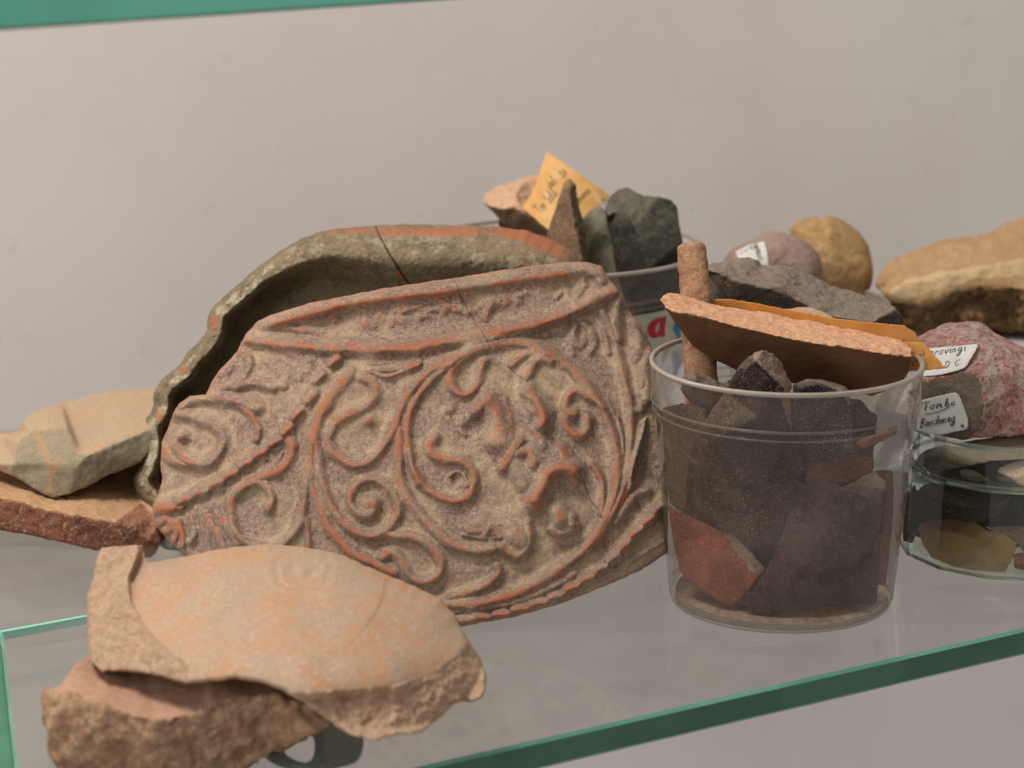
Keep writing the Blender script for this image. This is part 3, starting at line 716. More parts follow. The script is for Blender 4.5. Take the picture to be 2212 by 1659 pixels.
# translucent plastic ring lying on the glass under the brick
t = NT('smoky_plastic').start()
tr = t.n('ShaderNodeBsdfTransparent', {'Color': (.55, .6, .56, 1)}); df = t.n('ShaderNodeBsdfPrincipled', {'Base Color': lin(104, 118, 108), 'Roughness': .25})
m = t.n('ShaderNodeMixShader', {0: .4}); t.t.links.new(tr.outputs[0], m.inputs[1]); t.t.links.new(df.outputs[0], m.inputs[2]); t.t.links.new(m.outputs[0], t.out.inputs[0])
def lathe(name, cx, cy, prof, seg=128, mat=None, parent=None, close=False, smooth=True):
    V = []; F = []
    for k in range(seg):
        a = 2*math.pi*k/seg
        for r, z in prof: V.append((cx+r*math.cos(a), cy+r*math.sin(a), z))
    n = len(prof)
    for k in range(seg):
        for i in range(n if close else n-1):
            j = (i+1) % n; q = (k+1) % seg
            F.append([k*n+i, q*n+i, q*n+j, k*n+j])
    me = bpy.data.meshes.new(name); me.from_pydata(V, [], F); me.update()
    me.polygons.foreach_set('use_smooth', [smooth]*len(me.polygons)); return link(name, me, mat, parent)
RO_ = smooth_loop([(650,1540),(720,1535),(784,1575),(786,1603),(777,1628),(759,1640),(703,1653),(650,1657),(594,1642),(560,1615),(570,1570)], 2)
RI_ = smooth_loop([(600,1600),(640,1570),(676,1575),(680,1600),(680,1622),(673,1643),(656,1649),(619,1634)], 2)
pts = [Vector(p) for p in RO_+RI_]; n, m_ = len(RO_), len(RI_)
ov, _, of, _, _, _ = geometry.delaunay_2d_cdt(pts, [(i, (i+1) % n) for i in range(n)]+[(n+i, n+(i+1) % m_) for i in range(m_)], [], 0, 1e-4)
q1 = lambda f, pl: in_poly(np.array([sum(ov[i].x for i in f)/3]), np.array([sum(ov[i].y for i in f)/3]), pl)[0]
T_ = [list(f) for f in of if q1(f, RO_) and not q1(f, RI_)]; N = len(ov)
V = [P(v.x, v.y, GD(v.x, v.y, .0022)) for v in ov]+[P(v.x, v.y, GD(v.x, v.y, .0022))-Vector((0, 0, .0019)) for v in ov]
ed = {}
for f in T_:
    for i in range(3): ed[(f[i], f[(i+1) % 3])] = 1
F = T_+[[i+N for i in reversed(f)] for f in T_]+[[b_, a_, a_+N, b_+N] for (a_, b_) in ed if (b_, a_) not in ed]
o = link('plastic_ring', poly_mesh('plastic_ring', V, F, False), t.m)
tag(o, 'flat ring of smoky green plastic lying on the glass by the brick piece', 'plastic ring')
# ------------------------------------------------------------------ ink writing
FONT = {
 'a': ([[(.5,.8),(.2,.9),(.02,.45),(.2,.05),(.48,.5),(.52,.9),(.5,.3),(.7,.05)]], .68),
 'b': ([[(.05,1.0),(.2,1.9),(.3,1.6),(.1,.6),(.15,.05),(.45,.15),(.48,.7),(.2,.7)]], .6),
 'c': ([[(.45,.8),(.2,.95),(.03,.45),(.2,.03),(.5,.15)]], .55),
 'd': ([[(.45,.8),(.2,.9),(.02,.45),(.2,.05),(.48,.5),(.6,1.9),(.5,.3),(.65,.05)]], .7),
 'e': ([[(.06,.42),(.38,.52),(.4,.9),(.18,.95),(.03,.45),(.22,.02),(.55,.2)]], .58),
 'g': ([[(.5,.8),(.2,.9),(.02,.45),(.2,.1),(.48,.5),(.52,.9),(.5,-.5),(.25,-.9),(.1,-.5),(.65,.1)]], .66),
 'h': ([[(.05,1.0),(.25,1.8),(.15,1.0),(.05,0)],[(.08,.5),(.3,.9),(.42,.5),(.42,.1),(.6,.1)]], .6),
 'i': ([[(.05,.7),(.12,.9),(.12,.1),(.3,.1)],[(.14,1.35),(.18,1.4)]], .33),
 'l': ([[(.03,.5),(.3,1.8),(.18,1.9),(.1,.6),(.15,.05),(.35,.2)]], .36),
 'm': ([[(.05,.9),(.05,0)],[(.05,.6),(.22,.92),(.33,.6),(.3,0)],[(.32,.6),(.5,.92),(.6,.5),(.6,.1),(.78,.1)]], .82),
 'n': ([[(.05,.9),(.05,0)],[(.05,.6),(.28,.92),(.4,.5),(.4,.1),(.56,.1)]], .6),
 'o': ([[(.3,.9),(.05,.6),(.08,.1),(.35,.05),(.48,.5),(.3,.9),(.6,.8)]], .62),
 'r': ([[(.05,.9),(.1,0)],[(.08,.5),(.25,.9),(.45,.8)]], .48),
 's': ([[(.4,.85),(.15,.8),(.15,.55),(.38,.35),(.3,.05),(.03,.1)]], .48),
 't': ([[(.2,1.6),(.15,.3),(.25,.03),(.42,.1)],[(0,1.05),(.4,1.1)]], .42),
 'u': ([[(.03,.9),(.05,.2),(.25,.03),(.42,.4),(.45,.9),(.45,.15),(.62,.1)]], .66),
 'v': ([[(.02,.9),(.2,.02),(.42,.9),(.55,.85)]], .55),
 'y': ([[(.03,.9),(.2,.2),(.42,.9)],[(.42,.9),(.15,-.8),(.0,-.6)]], .55),
 'T': ([[(-.1,1.7),(.3,1.75),(.75,1.85)],[(.35,1.75),(.3,.9),(.25,0)]], .72),
 'B': ([[(.1,1.8),(.05,0)],[(.0,1.7),(.4,1.85),(.5,1.4),(.15,1.0),(.5,.75),(.45,.1),(0,0)]], .75),
 'D': ([[(.1,1.6),(.08,0)],[(-.05,1.6),(.5,1.5),(.7,.9),(.4,.1),(0,0)]], .85),
 'C': ([[(.6,1.3),(.3,1.5),(.03,.8),(.25,.05),(.65,.2)]], .75),
 'M': ([[(.0,0),(.15,1.7),(.35,.5),(.6,1.7),(.7,0)]], .85),
 'S': ([[(.5,1.5),(.2,1.6),(.1,1.2),(.45,.7),(.35,.1),(0,.1)]], .6),
 '2': ([[(.05,1.2),(.25,1.6),(.48,1.2),(.05,.05),(.55,.05)]], .65),
 '0': ([[(.3,1.5),(.05,.8),(.25,.05),(.5,.7),(.3,1.5)]], .62),
 '.': ([[(.1,.0),(.16,.06)]], .3), ' ': ([], .45)}
def write(txt, o, u, v, spread=1.0):
    """strokes of a handwritten line: origin o, u and v the unit steps right and up"""
    out = []; x = 0
    for ch in txt:
        st_, adv = FONT[ch]
        for s in st_:
            jx = random.uniform(-.03, .03)
            pts = [(o[0]+(x+a+jx)*u[0]+b*v[0], o[1]+(x+a+jx)*u[1]+b*v[1]) for a, b in s]
            out.append(catmull(pts, 1.2))
        x += adv*spread
    return out
def ink(name, strokes, dfn, w_, mat, parent, lift=.0003):
    V = []; F = []
    for pts in strokes:
        n = len(pts)
        if n < 2: continue
        b = len(V)
        for i, p in enumerate(pts):
            q = pts[min(i+1, n-1)]; r = pts[max(i-1, 0)]
            tx, ty = q[0]-r[0], q[1]-r[1]; L = math.hypot(tx, ty) or 1
            ww = w_*(.75+.35*math.sin(i*.7+p[0]))
            nx_, ny_ = -ty/L*ww, tx/L*ww
            for s in (1, -1):
                X_, Y_ = p[0]+nx_*s, p[1]+ny_*s; V.append(P(X_, Y_, dfn(X_, Y_)-lift))
        for i in range(n-1): F.append([b+2*i, b+2*i+1, b+2*i+3, b+2*i+2])
    return link(name, poly_mesh(name, V, F), mat, parent)
ink_m = plain('dark_ink', lin(34, 32, 48), .6); pencil_m = plain('faded_ink', lin(96, 72, 48), .8)
def surf_fit(obj, poly, extra=.0003, order=2):
    me = obj.data; bv = BVHTree.FromPolygons([obj.matrix_world @ v.co for v in me.vertices], [tuple(p.vertices) for p in me.polygons])
    xs = [p[0] for p in poly]; ys = [p[1] for p in poly]; A = []; B = []
    for x in np.linspace(min(xs), max(xs), 16):
        for y in np.linspace(min(ys), max(ys), 16):
            if not in_poly(np.array([x]), np.array([y]), poly)[0]: continue
            r = Vector(ray(x, y)); hit = bv.ray_cast(Vector((0, 0, H)), r)
            if hit[0] is None: continue
            d = hit[3]/r.length; A.append((x, y)); B.append(d)
    A = np.array(A); B = np.array(B); x0, y0 = A.mean(0)
    def f(x, y):
        u, v = (x-x0)/50, (y-y0)/50
        return np.stack([np.ones_like(u), u, v]+([u*u, u*v, v*v] if order == 2 else []), -1)
    c, *_ = np.linalg.lstsq(f(A[:, 0], A[:, 1]), B, rcond=None)
    pen = np.max(f(A[:, 0], A[:, 1])@c-B)
    return lambda x, y: f(np.asarray(x, float), np.asarray(y, float))@c-pen-extra
def paper_mat(name, c1, c2, c3=None, k3=.5):
    t = NT(name).start(); n = t.noise(140, 5, .7); n2 = t.noise(700, 3, .6)
    c = t.mix(t.ramp(n, .4, .64), c1, c2); c = t.mix(t.ramp(n2, .62, .75, 0, .3), c, c3 or c2)
    if c3: c = t.mix(t.ramp(t.noise(48, 4, .6), .53, .6, 0, k3), c, c3)
    return t.finish(c, .8, t.bump(n2, .2, .0003), .2)
white_p = paper_mat('white_label_paper', lin(214, 210, 204), lin(200, 196, 190))
grey_p = paper_mat('dusty_label_paper', lin(196, 192, 184), lin(180, 176, 168))
orange_p = paper_mat('orange_paper', lin(198, 138, 72), lin(184, 124, 60), lin(204, 150, 92), .3)
amber_p = paper_mat('stained_paper', lin(214, 168, 106), lin(200, 150, 88), lin(222, 204, 162), .35)

# ------------------------------------------------------------------ clear plastic jars
plastic = glass_mat('clear_plastic', (.93, .92, .91, 1), .155, dst=.1, rough=.12, hazecol=lin(178, 154, 136), f0=.6, vary=.6)
plastic_rim = glass_mat('plastic_rim', (.8, .78, .75, 1), .8, rough=.45, hazecol=lin(164, 148, 132), f0=.25, scratch=False)
plastic_ring = glass_mat('plastic_ledge', (.9, .9, .9, 1), .2, rough=.3, hazecol=lin(170, 156, 142), f0=.4, scratch=False)
glass_dish_m = glass_mat('greenish_glass', (.93, .955, .93, 1), .03, rough=.03, hazecol=lin(180, 190, 176), f0=1.1)
glass_rim_m = glass_mat('greenish_glass_rim', (.80, .86, .80, 1), .24, rough=.06, hazecol=lin(176, 186, 168), f0=1.2, scratch=False)

def jar(bx, by, R0, R1, h, label, group=None, ledge=.0135, base_dust=True, name='plastic_jar'):
    root = bpy.data.objects.new(name, None); COL.objects.link(root); root.location = (bx, by, 0)
    tag(root, label, 'plastic jar', group)
    rad = lambda z: R0+(R1-R0)*z/h
    w_ = .0016
    zl = h-ledge
    prof = [(rad(0)-.003, .0009), (rad(0)-.0008, .0012), (rad(.003), .0028), (rad(zl*.5), zl*.5), (rad(zl)-.0006, zl-.001), (rad(zl)+.0004, zl), (rad(h)-.0002, h-.0008)]
    lathe('jar_wall', 0, 0, prof, 160, plastic, root)
    rim = [(R1-w_, h-.0012), (R1-w_, h), (R1-w_*.5, h+.0004), (R1+.0003, h), (R1+.0003, h-.0012)]
    lathe('rim', 0, 0, rim, 160, plastic_rim, root, close=True)
    zz = zl
    lathe('ledge_ring', 0, 0, [(rad(zz)+.0005, zz-.0012), (rad(zz)+.0011, zz-.0006), (rad(zz)+.0005, zz)], 160, plastic_ring, root)
    lathe('ledge_ring', 0, 0, [(rad(zz-.0035)+.0003, zz-.0042), (rad(zz-.0035)+.0007, zz-.0038), (rad(zz-.0035)+.0003, zz-.0034)], 160, plastic_ring, root)
    lathe('base', 0, 0, [(0.0001, .0011), (rad(0)-.003, .0011), (rad(0)-.0008, .0013)], 128, plastic, root)
    lathe('foot_ring', 0, 0, [(rad(0)-.0022, .0006), (rad(0)-.0018, .0001), (rad(0)-.0006, .0002), (rad(0)-.0003, .0016)], 160, plastic_ring, root)
    return root, rad
def cone_fn(bx, by, R0, R1, h, gap=.0022, outer=False):
    def f(x, y):
        r = ray(x, y)
        lo = .85 if by < 1.05 else 1.0
        d = lo
        while d < lo+.36:
            X, Y, Z = r[0]*d-bx, r[1]*d-by, H+r[2]*d
            if (Z < h or outer) and Z > -.01:
                R_ = R0+(R1-R0)*Z/h-(0 if outer else gap)
                if X*X+Y*Y < R_*R_: return d
            elif Z >= h and X*X+Y*Y < (R1-gap)**2: return 0
            d += .0005
        return 0
    return f
b = P(1686, 1290, GD(1686, 1290)); JX, JY = b.x, b.y
JR0, JR1, JH = .0408, .0490, .0898
jar1, jrad = jar(JX, JY, JR0, JR1, JH, 'clear plastic jar packed with dark and orange sherds, in front at right', 'clear plastic jars of sherds')
cw = cone_fn(JX, JY, JR0, JR1, JH)
t = NT('netted_clay').start()
n1 = t.noise(120, 6, .7, dist=1.2); n2 = t.noise(700, 4, .7)
c = t.mix(t.ramp(t.noise(60, 5, .6), .44, .56), lin(70, 54, 52), lin(54, 42, 44))
rg = t.ramp(t.math('ABSOLUTE', t.math('SUBTRACT', n1, .5)), .0, .03, .4, 0)
c = t.mix(t.math('MULTIPLY', rg, t.ramp(n2, .4, .55)), c, lin(150, 122, 98)); c = t.mix(t.ramp(n2, .54, .64, 0, .5), c, lin(36, 28, 30))
net_m = t.finish(c, .9, t.bump(n2, .5, .0008), .2)
t = NT('jar_dust').start()
n = t.noise(160, 5, .7); c = t.mix(t.ramp(n, .4, .6), lin(214, 186, 164), lin(170, 142, 122))
dust_m = t.finish(c, .95, t.bump(n, .6, .001), .1)
V = []; F = []
for k in range(72):
    a = 2*math.pi*k/72
    for j, rr in enumerate((.0, .2, .4, .6, .8, .93, .985)):
        q = rr*(JR0-.0016); zz = .0016+(.0012+.0034*max(0, rr-.6)/.385)*(.55+.5*noise.noise(Vector((math.cos(a)*2.5, math.sin(a)*2.5, rr*3))))*(1 if rr < .98 else .6)
        V.append((q*math.cos(a), q*math.sin(a), max(.0016, zz)))
for k in range(72):
    for j in range(6): F.append([k*7+j, k*7+j+1, ((k+1) % 72)*7+j+1, ((k+1) % 72)*7+j])
me = poly_mesh('dust_layer', V, F, True); o = link('crumb_dust', me, dust_m, jar1); o['kind'] = 'stuff'

bx2 = (1206-CX)/FP*1.20; L2 = 1.177
JB = (bx2, L2, .055, .064, .0855)
jar2, jrad2 = jar(*JB, 'large clear plastic jar with paper band and red lettering, behind the decorated sherd', 'clear plastic jars of sherds')
cw2 = cone_fn(*JB); cout2 = cone_fn(*JB, outer=True)
p3 = P(1742, 650, 1.235)
jar3, _ = jar(p3.x, p3.y, .032, .0375, p3.z, 'small clear jar holding two pebbles, mostly hidden behind the dark rock', None)

# paper band on the rear jar
band_m = paper_mat('cream_band', lin(202, 198, 178), lin(190, 188, 168))
def hit2(x, y, k=0.0):
    d = cout2(x, y)
    # refine
    r = ray(x, y)
    lo_, hi_ = d-.002, d+.0005
    for _ in range(24):
        m_ = (lo_+hi_)/2; X, Y, Z = r[0]*m_-JB[0], r[1]*m_-JB[1], H+r[2]*m_
        R_ = JB[2]+(JB[3]-JB[2])*Z/JB[4]+k
        if X*X+Y*Y < R_*R_: hi_ = m_
        else: lo_ = m_
    return Vector((r[0]*hi_, r[1]*hi_, H+r[2]*hi_))
zt = hit2(1400, 677).z
V = []; F = []
rd = lambda z: JB[2]+(JB[3]-JB[2])*z/JB[4]
K = 80
for i in range(K+1):
    a = math.radians(-165+230*i/K)
    for z in (zt, zt-.012, zt-.024, zt-.036):
        R_ = rd(z)+.00035; V.append((R_*math.cos(a), R_*math.sin(a), z))
for i in range(K):
    for j in range(3): F.append([i*4+j, i*4+j+1, i*4+j+5, i*4+j+4])
band = link('paper_band', poly_mesh('paper_band', V, F, True), band_m, jar2)
def decal(name, outer, hole, mat, parent, fn):
    pts = [Vector(p) for p in outer+list(hole)]; n = len(outer); m_ = len(hole)
    ed = [(i, (i+1) % n) for i in range(n)]+[(n+i, n+(i+1) % m_) for i in range(m_)]
    ov, _, of, _, _, _ = geometry.delaunay_2d_cdt(pts, ed, [], 0, 1e-4)
    F = []
    for f in of:
        mx = sum(ov[i].x for i in f)/3; my = sum(ov[i].y for i in f)/3; q = lambda pl: in_poly(np.array([mx]), np.array([my]), pl)[0]
        if q(outer) and not (hole and q(hole)): F.append(list(f))
    me = poly_mesh(name, [fn(v.x, v.y) for v in ov], F); o = link(name, me, mat)
    if parent is not None:
        o.parent = parent; o.matrix_parent_inverse = parent.matrix_world.inverted()
    return o
bpy.context.view_layer.update()
red_m = plain('red_print', lin(196, 24, 34), .5); blue_m = plain('blue_print', lin(40, 116, 170), .5)
c6 = lambda pts: [(1386.2+.28*a, 501.4+.28*b) for a, b in pts]
h2 = lambda x, y: hit2(x, y, .0008)
o = decal('red_letter', c6([(192,652),(186,700),(178,755),(182,800),(160,812),(140,800),(120,815),(90,818),(62,804),(48,775),(52,735),(72,697),(105,672),(140,662)]),
          c6([(150,690),(128,700),(112,725),(104,760),(112,784),(128,780),(142,750)]), red_m, jar2, h2)
o = decal('blue_letter', c6([(262,700),(275,692),(300,720),(300,800),(286,822),(270,790),(246,752)]), [], blue_m, jar2, h2)
o = decal('blue_stripe', c6([(250,905),(290,885),(296,1000),(290,1100),(240,1130),(236,1000)]), [], blue_m, jar2, h2)

# ------------------------------------------------------------------ sherds of the front jar
speck_m = clay('speckled_dark_clay', lin(58, 46, 44), lin(42, 34, 36), lin(150, 128, 112), lin(122, 100, 88), specks=lin(160, 128, 96), speckle=.5, dust=lin(158, 134, 118), dustup=.6, sc=1.2, bump=.6, fine=.45)
speck2_m = clay('netted_dark_clay', lin(66, 52, 48), lin(92, 74, 64), dust=lin(150, 128, 112), dustup=.5, sc=1.0, bump=.5, fine=.35)
plate_m = clay('pink_clay', lin(122, 88, 62), lin(106, 76, 54), lin(230, 180, 142), lin(214, 160, 124), specks=lin(196, 110, 84), speckle=.12, sc=1.1, bump=.6, fine=.4)
greyrock_m = clay('dark_grey_stone', lin(74, 62, 52), lin(56, 50, 46), lin(138, 124, 114), lin(106, 98, 92), specks=lin(168, 140, 116), speckle=.2, dust=lin(164, 144, 126), dustup=.5, sc=1.0, bump=.5, fine=.5)
rod_m = clay('rod_clay', lin(196, 148, 108), lin(150, 104, 74), specks=lin(214, 186, 160), speckle=.4, dust=lin(206, 164, 128), dustup=.4, sc=1.6, bump=.7, dark=lin(60, 40, 28))
orange_m = clay('orange_clay', lin(164, 84, 56), lin(140, 66, 42), lin(190, 160, 138), lin(170, 140, 118), sc=1.0, bump=.4)
redbrown_m = clay('red_brown_clay', lin(122, 66, 48), lin(104, 56, 42), lin(170, 96, 66), None, sc=1.0, bump=.4)
slate_m = clay('slate_clay', lin(46, 42, 48), lin(36, 32, 36), lin(168, 140, 112), lin(120, 104, 92), dust=lin(130, 116, 106), dustup=.5, sc=1.2, bump=.4)
palegrey_m = clay('pale_grey_clay', lin(150, 130, 114), lin(132, 112, 98), sc=1.0, bump=.4)
cream_m = clay('cream_clay', lin(214, 180, 146), lin(200, 164, 130), sc=1.2, bump=.5)

A = [(1649,755,-6),(1672,766,-2),(1689,779,2),(1697,801,4),(1712,829,6),(1708,860,8),(1712,951,12),(1726,976,14),(1740,1009,16),(1720,1060,18),(1694,1138,20),(1620,1150,20),(1543,1127,19),(1505,1100,18),(1480,1050,18),(1490,980,16),(1508,930,14),(1545,875,12),(1568,843,10),(1580,815,6),(1593,793,2),(1616,770,-3)]
tag(rock('speckled_sherd', A, [(1633,780,-10),(1655,800,-9),(1694,838,-6),(1690,862,-3),(1640,900,-2),(1610,800,-5)], [(22,23),(23,24),(24,25)], D0=.956, thick=7, voxel=.6, rough=.2, frough=.5, scale=3, smooth=2,
    masks=[[(1649,740),(1625,770),(1633,782),(1655,800),(1694,838),(1690,870),(1720,960),(1760,1010),(1740,850),(1700,760)]], clamp=cw, mat=speck_m),
    'dark speckled angular sherd rising to a point at the centre of the front jar', 'pottery sherd')
B = [(1747,1035,6),(1778,1030,6),(1817,1051,6),(1850,1064,6),(1876,1071,7),(1887,1051,9),(1915,1054,12),(1913,1096,11),(1901,1166,10),(1899,1240,10),(1895,1306,11),(1800,1312,5),(1700,1325,4),(1624,1329,6),(1605,1306,7),(1630,1268,6),(1655,1231,5),(1680,1180,5),(1694,1138,5),(1708,1071,6)]
tag(rock('netted_sherd', B, [(1760,1180,0),(1700,1270,1),(1850,1180,3)], D0=.966, thick=7, voxel=.65, rough=.2, frough=.4, scale=3, smooth=3, clamp=cw, mat=net_m),
    'large dark sherd with pale netted stains, low in the right of the front jar', 'pottery sherd')
tag(rock('orange_sherd', [(1440,1085,12),(1470,1105,10),(1554,1144,6),(1582,1152,6),(1615,1185,5),(1652,1228,5),(1647,1242,4),(1615,1280,2),(1582,1313,0),(1555,1300,0),(1521,1278,1),(1490,1256,5),(1467,1236,10),(1455,1180,14),(1445,1120,16)],
    [(1570,1165,1),(1600,1205,1),(1636,1245,0)], [(15,16),(16,17)], D0=.974, thick=6, voxel=.6, rough=.15, frough=.3, scale=3,
    masks=[[(1554,1140),(1575,1165),(1600,1205),(1640,1248),(1670,1225),(1590,1130)]], clamp=cw, mat=orange_m),
    'orange red sherd with pale broken edge at the lower left of the front jar', 'pottery sherd')
tag(rock('dark_sherd', [(1540,1120,24),(1620,1130,22),(1700,1120,22),(1700,1170,20),(1655,1240,16),(1600,1230,16),(1560,1170,20)], D0=.972, thick=6, voxel=.7, clamp=cw, mat=slate_m),
    'small black wedge between the orange sherd and the netted sherd', 'pottery sherd')
tag(rock('brown_sherd', [(1428,880,30),(1470,870,28),(1530,880,26),(1520,960,24),(1490,1060,22),(1480,1110,22),(1445,1090,24),(1436,1000,28)], D0=.968, thick=6, voxel=.7, clamp=cw, mat=clay('umber_clay', lin(92, 70, 58), lin(78, 60, 50), sc=1.2)),
    'plain brown sherd at the left wall inside the front jar', 'pottery sherd')
tag(rock('slate_sherd', [(1712,830,20),(1745,817,20),(1778,818,20),(1831,835,20),(1838,856,20),(1848,979,22),(1800,1000,24),(1745,1000,24),(1730,960,22),(1715,900,20)], [(1728,836,14),(1770,828,14),(1822,846,15)], [(10,11),(11,12)], D0=.957, thick=6, voxel=.65,
    masks=[[(1712,800),(1712,826),(1770,826),(1824,846),(1830,870),(1846,870),(1846,800)]], clamp=cw, rough=.12, frough=.3, mat=slate_m),
    'smooth bluish black sherd under the pink plate sherd in the front jar', 'pottery sherd')
tag(rock('grey_sherd', [(1479,812,10),(1498,804,12),(1526,815,14),(1560,826,16),(1583,822,18),(1572,848,12),(1540,880,14),(1490,870,12),(1470,840,10)], [(1500,822,4),(1545,838,8)], [(9,10)], D0=.968, thick=6, voxel=.6,
    masks=[[(1470,790),(1470,815),(1500,822),(1545,838),(1590,835),(1590,790)]], frough=.6, mat=clay('dusty_grey_clay', lin(60, 52, 48), lin(48, 42, 40), lin(140, 116, 100), lin(112, 94, 82), dust=lin(140,120,104), bump=.8)),
    'small dark sherd with fuzzy dusty top at the left rim of the front jar', 'pottery sherd')
tag(rock('red_sherd', [(1745,1000,30),(1800,988,30),(1848,979,30),(1887,990,28),(1889,1012,28),(1840,1040,28),(1780,1050,28),(1740,1040,28)], D0=.972, thick=8, voxel=.7, clamp=cw, mat=redbrown_m),
    'dark red sherd wedged above the netted sherd in the front jar', 'pottery sherd')
tag(rock('red_strip_sherd', [(1890,1016,24),(1930,1014,26),(1929,1110,26),(1922,1200,26),(1908,1308,24),(1890,1305,22),(1895,1150,22),(1905,1060,22)], D0=.980, thick=7, voxel=.7, clamp=cw, mat=redbrown_m),
    'narrow dark red sherd standing along the right wall of the front jar', 'pottery sherd')
tag(rock('pale_sherd', [(1815,1056,20),(1860,1030,20),(1893,1018,20),(1915,1040,20),(1910,1080,20),(1860,1090,20),(1820,1080,20)], D0=.972, thick=4, voxel=.7, clamp=cw, mat=palegrey_m),
    'pale grey sherd peeping above the netted sherd in the front jar', 'pottery sherd')
tag(rock('brick_strip', [(1848,955,10),(1890,938,12),(1938,920,16),(1938,936,18),(1900,955,14),(1862,972,10)], D0=.966, thick=7, voxel=.65, clamp=cw, mat=redbrown_m),
    'thin red brown strip near the right wall of the front jar', 'pottery sherd')
tag(rock('back_sherd', [(1490,860,40),(1600,850,44),(1720,850,46),(1860,860,42),(1900,900,36),(1888,1000,34),(1880,1290,28),(1760,1312,30),(1600,1300,30),(1500,1240,30),(1470,1100,34)], D0=.972, thick=6, voxel=.9, clamp=cw, mat=clay('deep_brown_clay', lin(72, 58, 52), lin(60, 48, 44), sc=1.0)),
    'large plain dark brown sherd standing at the back of the front jar', 'pottery sherd')
# rod
rod_pts = []
def cyl_between(name, p0, p1, r0, r1, mat, amp=.0005, seg=40, rings=90, parent=None):
    ax = (p1-p0); L = ax.length; ax.normalize(); s = ax.orthogonal().normalized(); q = ax.cross(s)
    V = []; F = []
    for i in range(rings+1):
        t_ = i/rings; c = p0.lerp(p1, t_); e = min(t_, 1-t_)*L; rr = (r0+(r1-r0)*t_)
        if e < .003: rr *= .72+.28*math.sqrt(max(0, 1-(1-e/.003)**2))
        for k in range(seg):
            a = 2*math.pi*k/seg; v = c+(s*math.cos(a)+q*math.sin(a))*rr
            v += (v-c).normalized()*noise.fractal(v*220, .6, 2.1, 4)*amp; V.append(v)
    for i in range(rings):
        for k in range(seg): F.append([i*seg+k, i*seg+(k+1) % seg, (i+1)*seg+(k+1) % seg, (i+1)*seg+k])
    F.append(list(range(seg))); F.append([rings*seg+k for k in range(seg)])
    return link(name, poly_mesh(name, V, F, True), mat, parent)
tag(cyl_between('clay_rod', P(1494, 528, 1.016), P(1519, 880, .999), .0054, .0063, rod_m), 'upright cylindrical clay rod, speckled orange, at the left of the front jar', 'clay rod')
# plate sherd with its fresh edge up
PL = [(1425,646,6),(1439,637,14),(1456,635,18),(1526,653,22),(1621,672,22),(1750,692,20),(1845,711,16),(1946,734,10),(1972,753,2),(1969,771,-5),(1965,800,4),(1946,832,12),(1885,856,18),(1840,845,20),(1740,832,24),(1650,820,24),(1591,800,22),(1532,771,16),(1495,746,10),(1451,688,3)]
PI = [(1434,664,-2),(1470,675,-4),(1526,686,-6),(1610,709,-8),(1736,737,-10),(1845,752,-11),(1920,765,-10)]
tag(rock('plate_sherd', PL, PI, [(0,20),(20,21),(21,22),(22,23),(23,24),(24,25),(25,26),(26,9)], D0=.978, thick=10, voxel=.6, rough=.12, frough=.5, scale=3, smooth=1,
    masks=[[(1400,600),(1400,660),(1434,665),(1470,676),(1526,687),(1610,710),(1736,738),(1845,753),(1920,766),(1975,772),(2000,700),(1700,600)]], back=.97, mat=plate_m),
    'long pink edged plate sherd lying across the rim of the front jar', 'pottery sherd')
# grey slab behind it
GR = [(1524,590,8),(1530,570,18),(1543,570,20),(1577,562,22),(1616,560,24),(1633,567,24),(1644,576,24),(1683,573,24),(1708,576,24),(1728,585,24),(1778,608,22),(1795,619,22),(1823,627,20),(1851,633,20),(1890,650,18),(1929,664,12),(1945,680,2),(1944,706,0),(1900,720,-2),(1750,715,0),(1530,680,2)]
GI = [(1530,584,0),(1560,591,-2),(1599,611,-4),(1655,621,-5),(1689,620,-4),(1722,647,-5),(1750,662,-6),(1801,684,-7),(1882,696,-8),(1904,683,-5),(1932,671,-3)]
tag(rock('stone_slab', GR, GI, [(21,22),(22,23),(23,24),(24,25),(25,26),(26,27),(27,28),(28,29),(29,30),(30,31)], D0=1.045, thick=16, voxel=.65, rough=.3, frough=.8, scale=5, smooth=1,
    masks=[[(1500,540),(1526,584),(1560,591),(1599,611),(1655,621),(1689,620),(1722,647),(1750,662),(1801,684),(1882,696),(1904,683),(1932,671),(1950,660),(1850,600),(1700,540)]], mat=greyrock_m),
    'rough dark grey stone slab lying on top of the front jar behind the orange slip', 'stone')
tag(rock('chip', [(1694,668,6),(1720,664,8),(1750,663,8),(1780,674,6),(1806,688,4),(1760,700,0),(1700,690,0)], D0=1.03, thick=4, voxel=.6, mat=cream_m),
    'small cream chip between the orange slip and the stone slab', 'pottery sherd')
# paper slips
def slip(name, poly, dfn, mat, step=7):
    return sheet(name, rough_loop(poly, step, .5, 5), 3.0, dfn, lambda x, y, s: .00025+0*x), mat
me, m_ = slip('paper_slip', [(1521,652),(1545,646),(1582,646),(1640,656),(1689,666),(1806,688),(1890,697),(1955,703),(1977,720),(1989,738),(1975,748),(1900,742),(1700,712),(1530,672)],
          lambda x, y, s: 1.012-.03*np.clip((x-1521)/470, 0, 1)+.0012*np.sin((x-1521)/60)+.004*(y-650)/60, orange_p)
s1_ = tag(link('paper_slip', me, m_), 'curled orange paper slip tucked behind the plate sherd', 'paper slip', 'orange paper slips')
me, m_ = slip('paper_slip', [(1900,742),(1960,738),(1985,738),(1997,742),(2009,755),(2027,776),(2045,796),(1985,801),(1952,803),(1900,806)],
          lambda x, y, s: .990-.006*(x-1950)/90+.0004*np.cos((y-740)/20), orange_p)
s2_ = tag(link('paper_slip', me, m_), 'orange paper slip end with pencil marks, poking out right of the plate sherd', 'paper slip', 'orange paper slips')
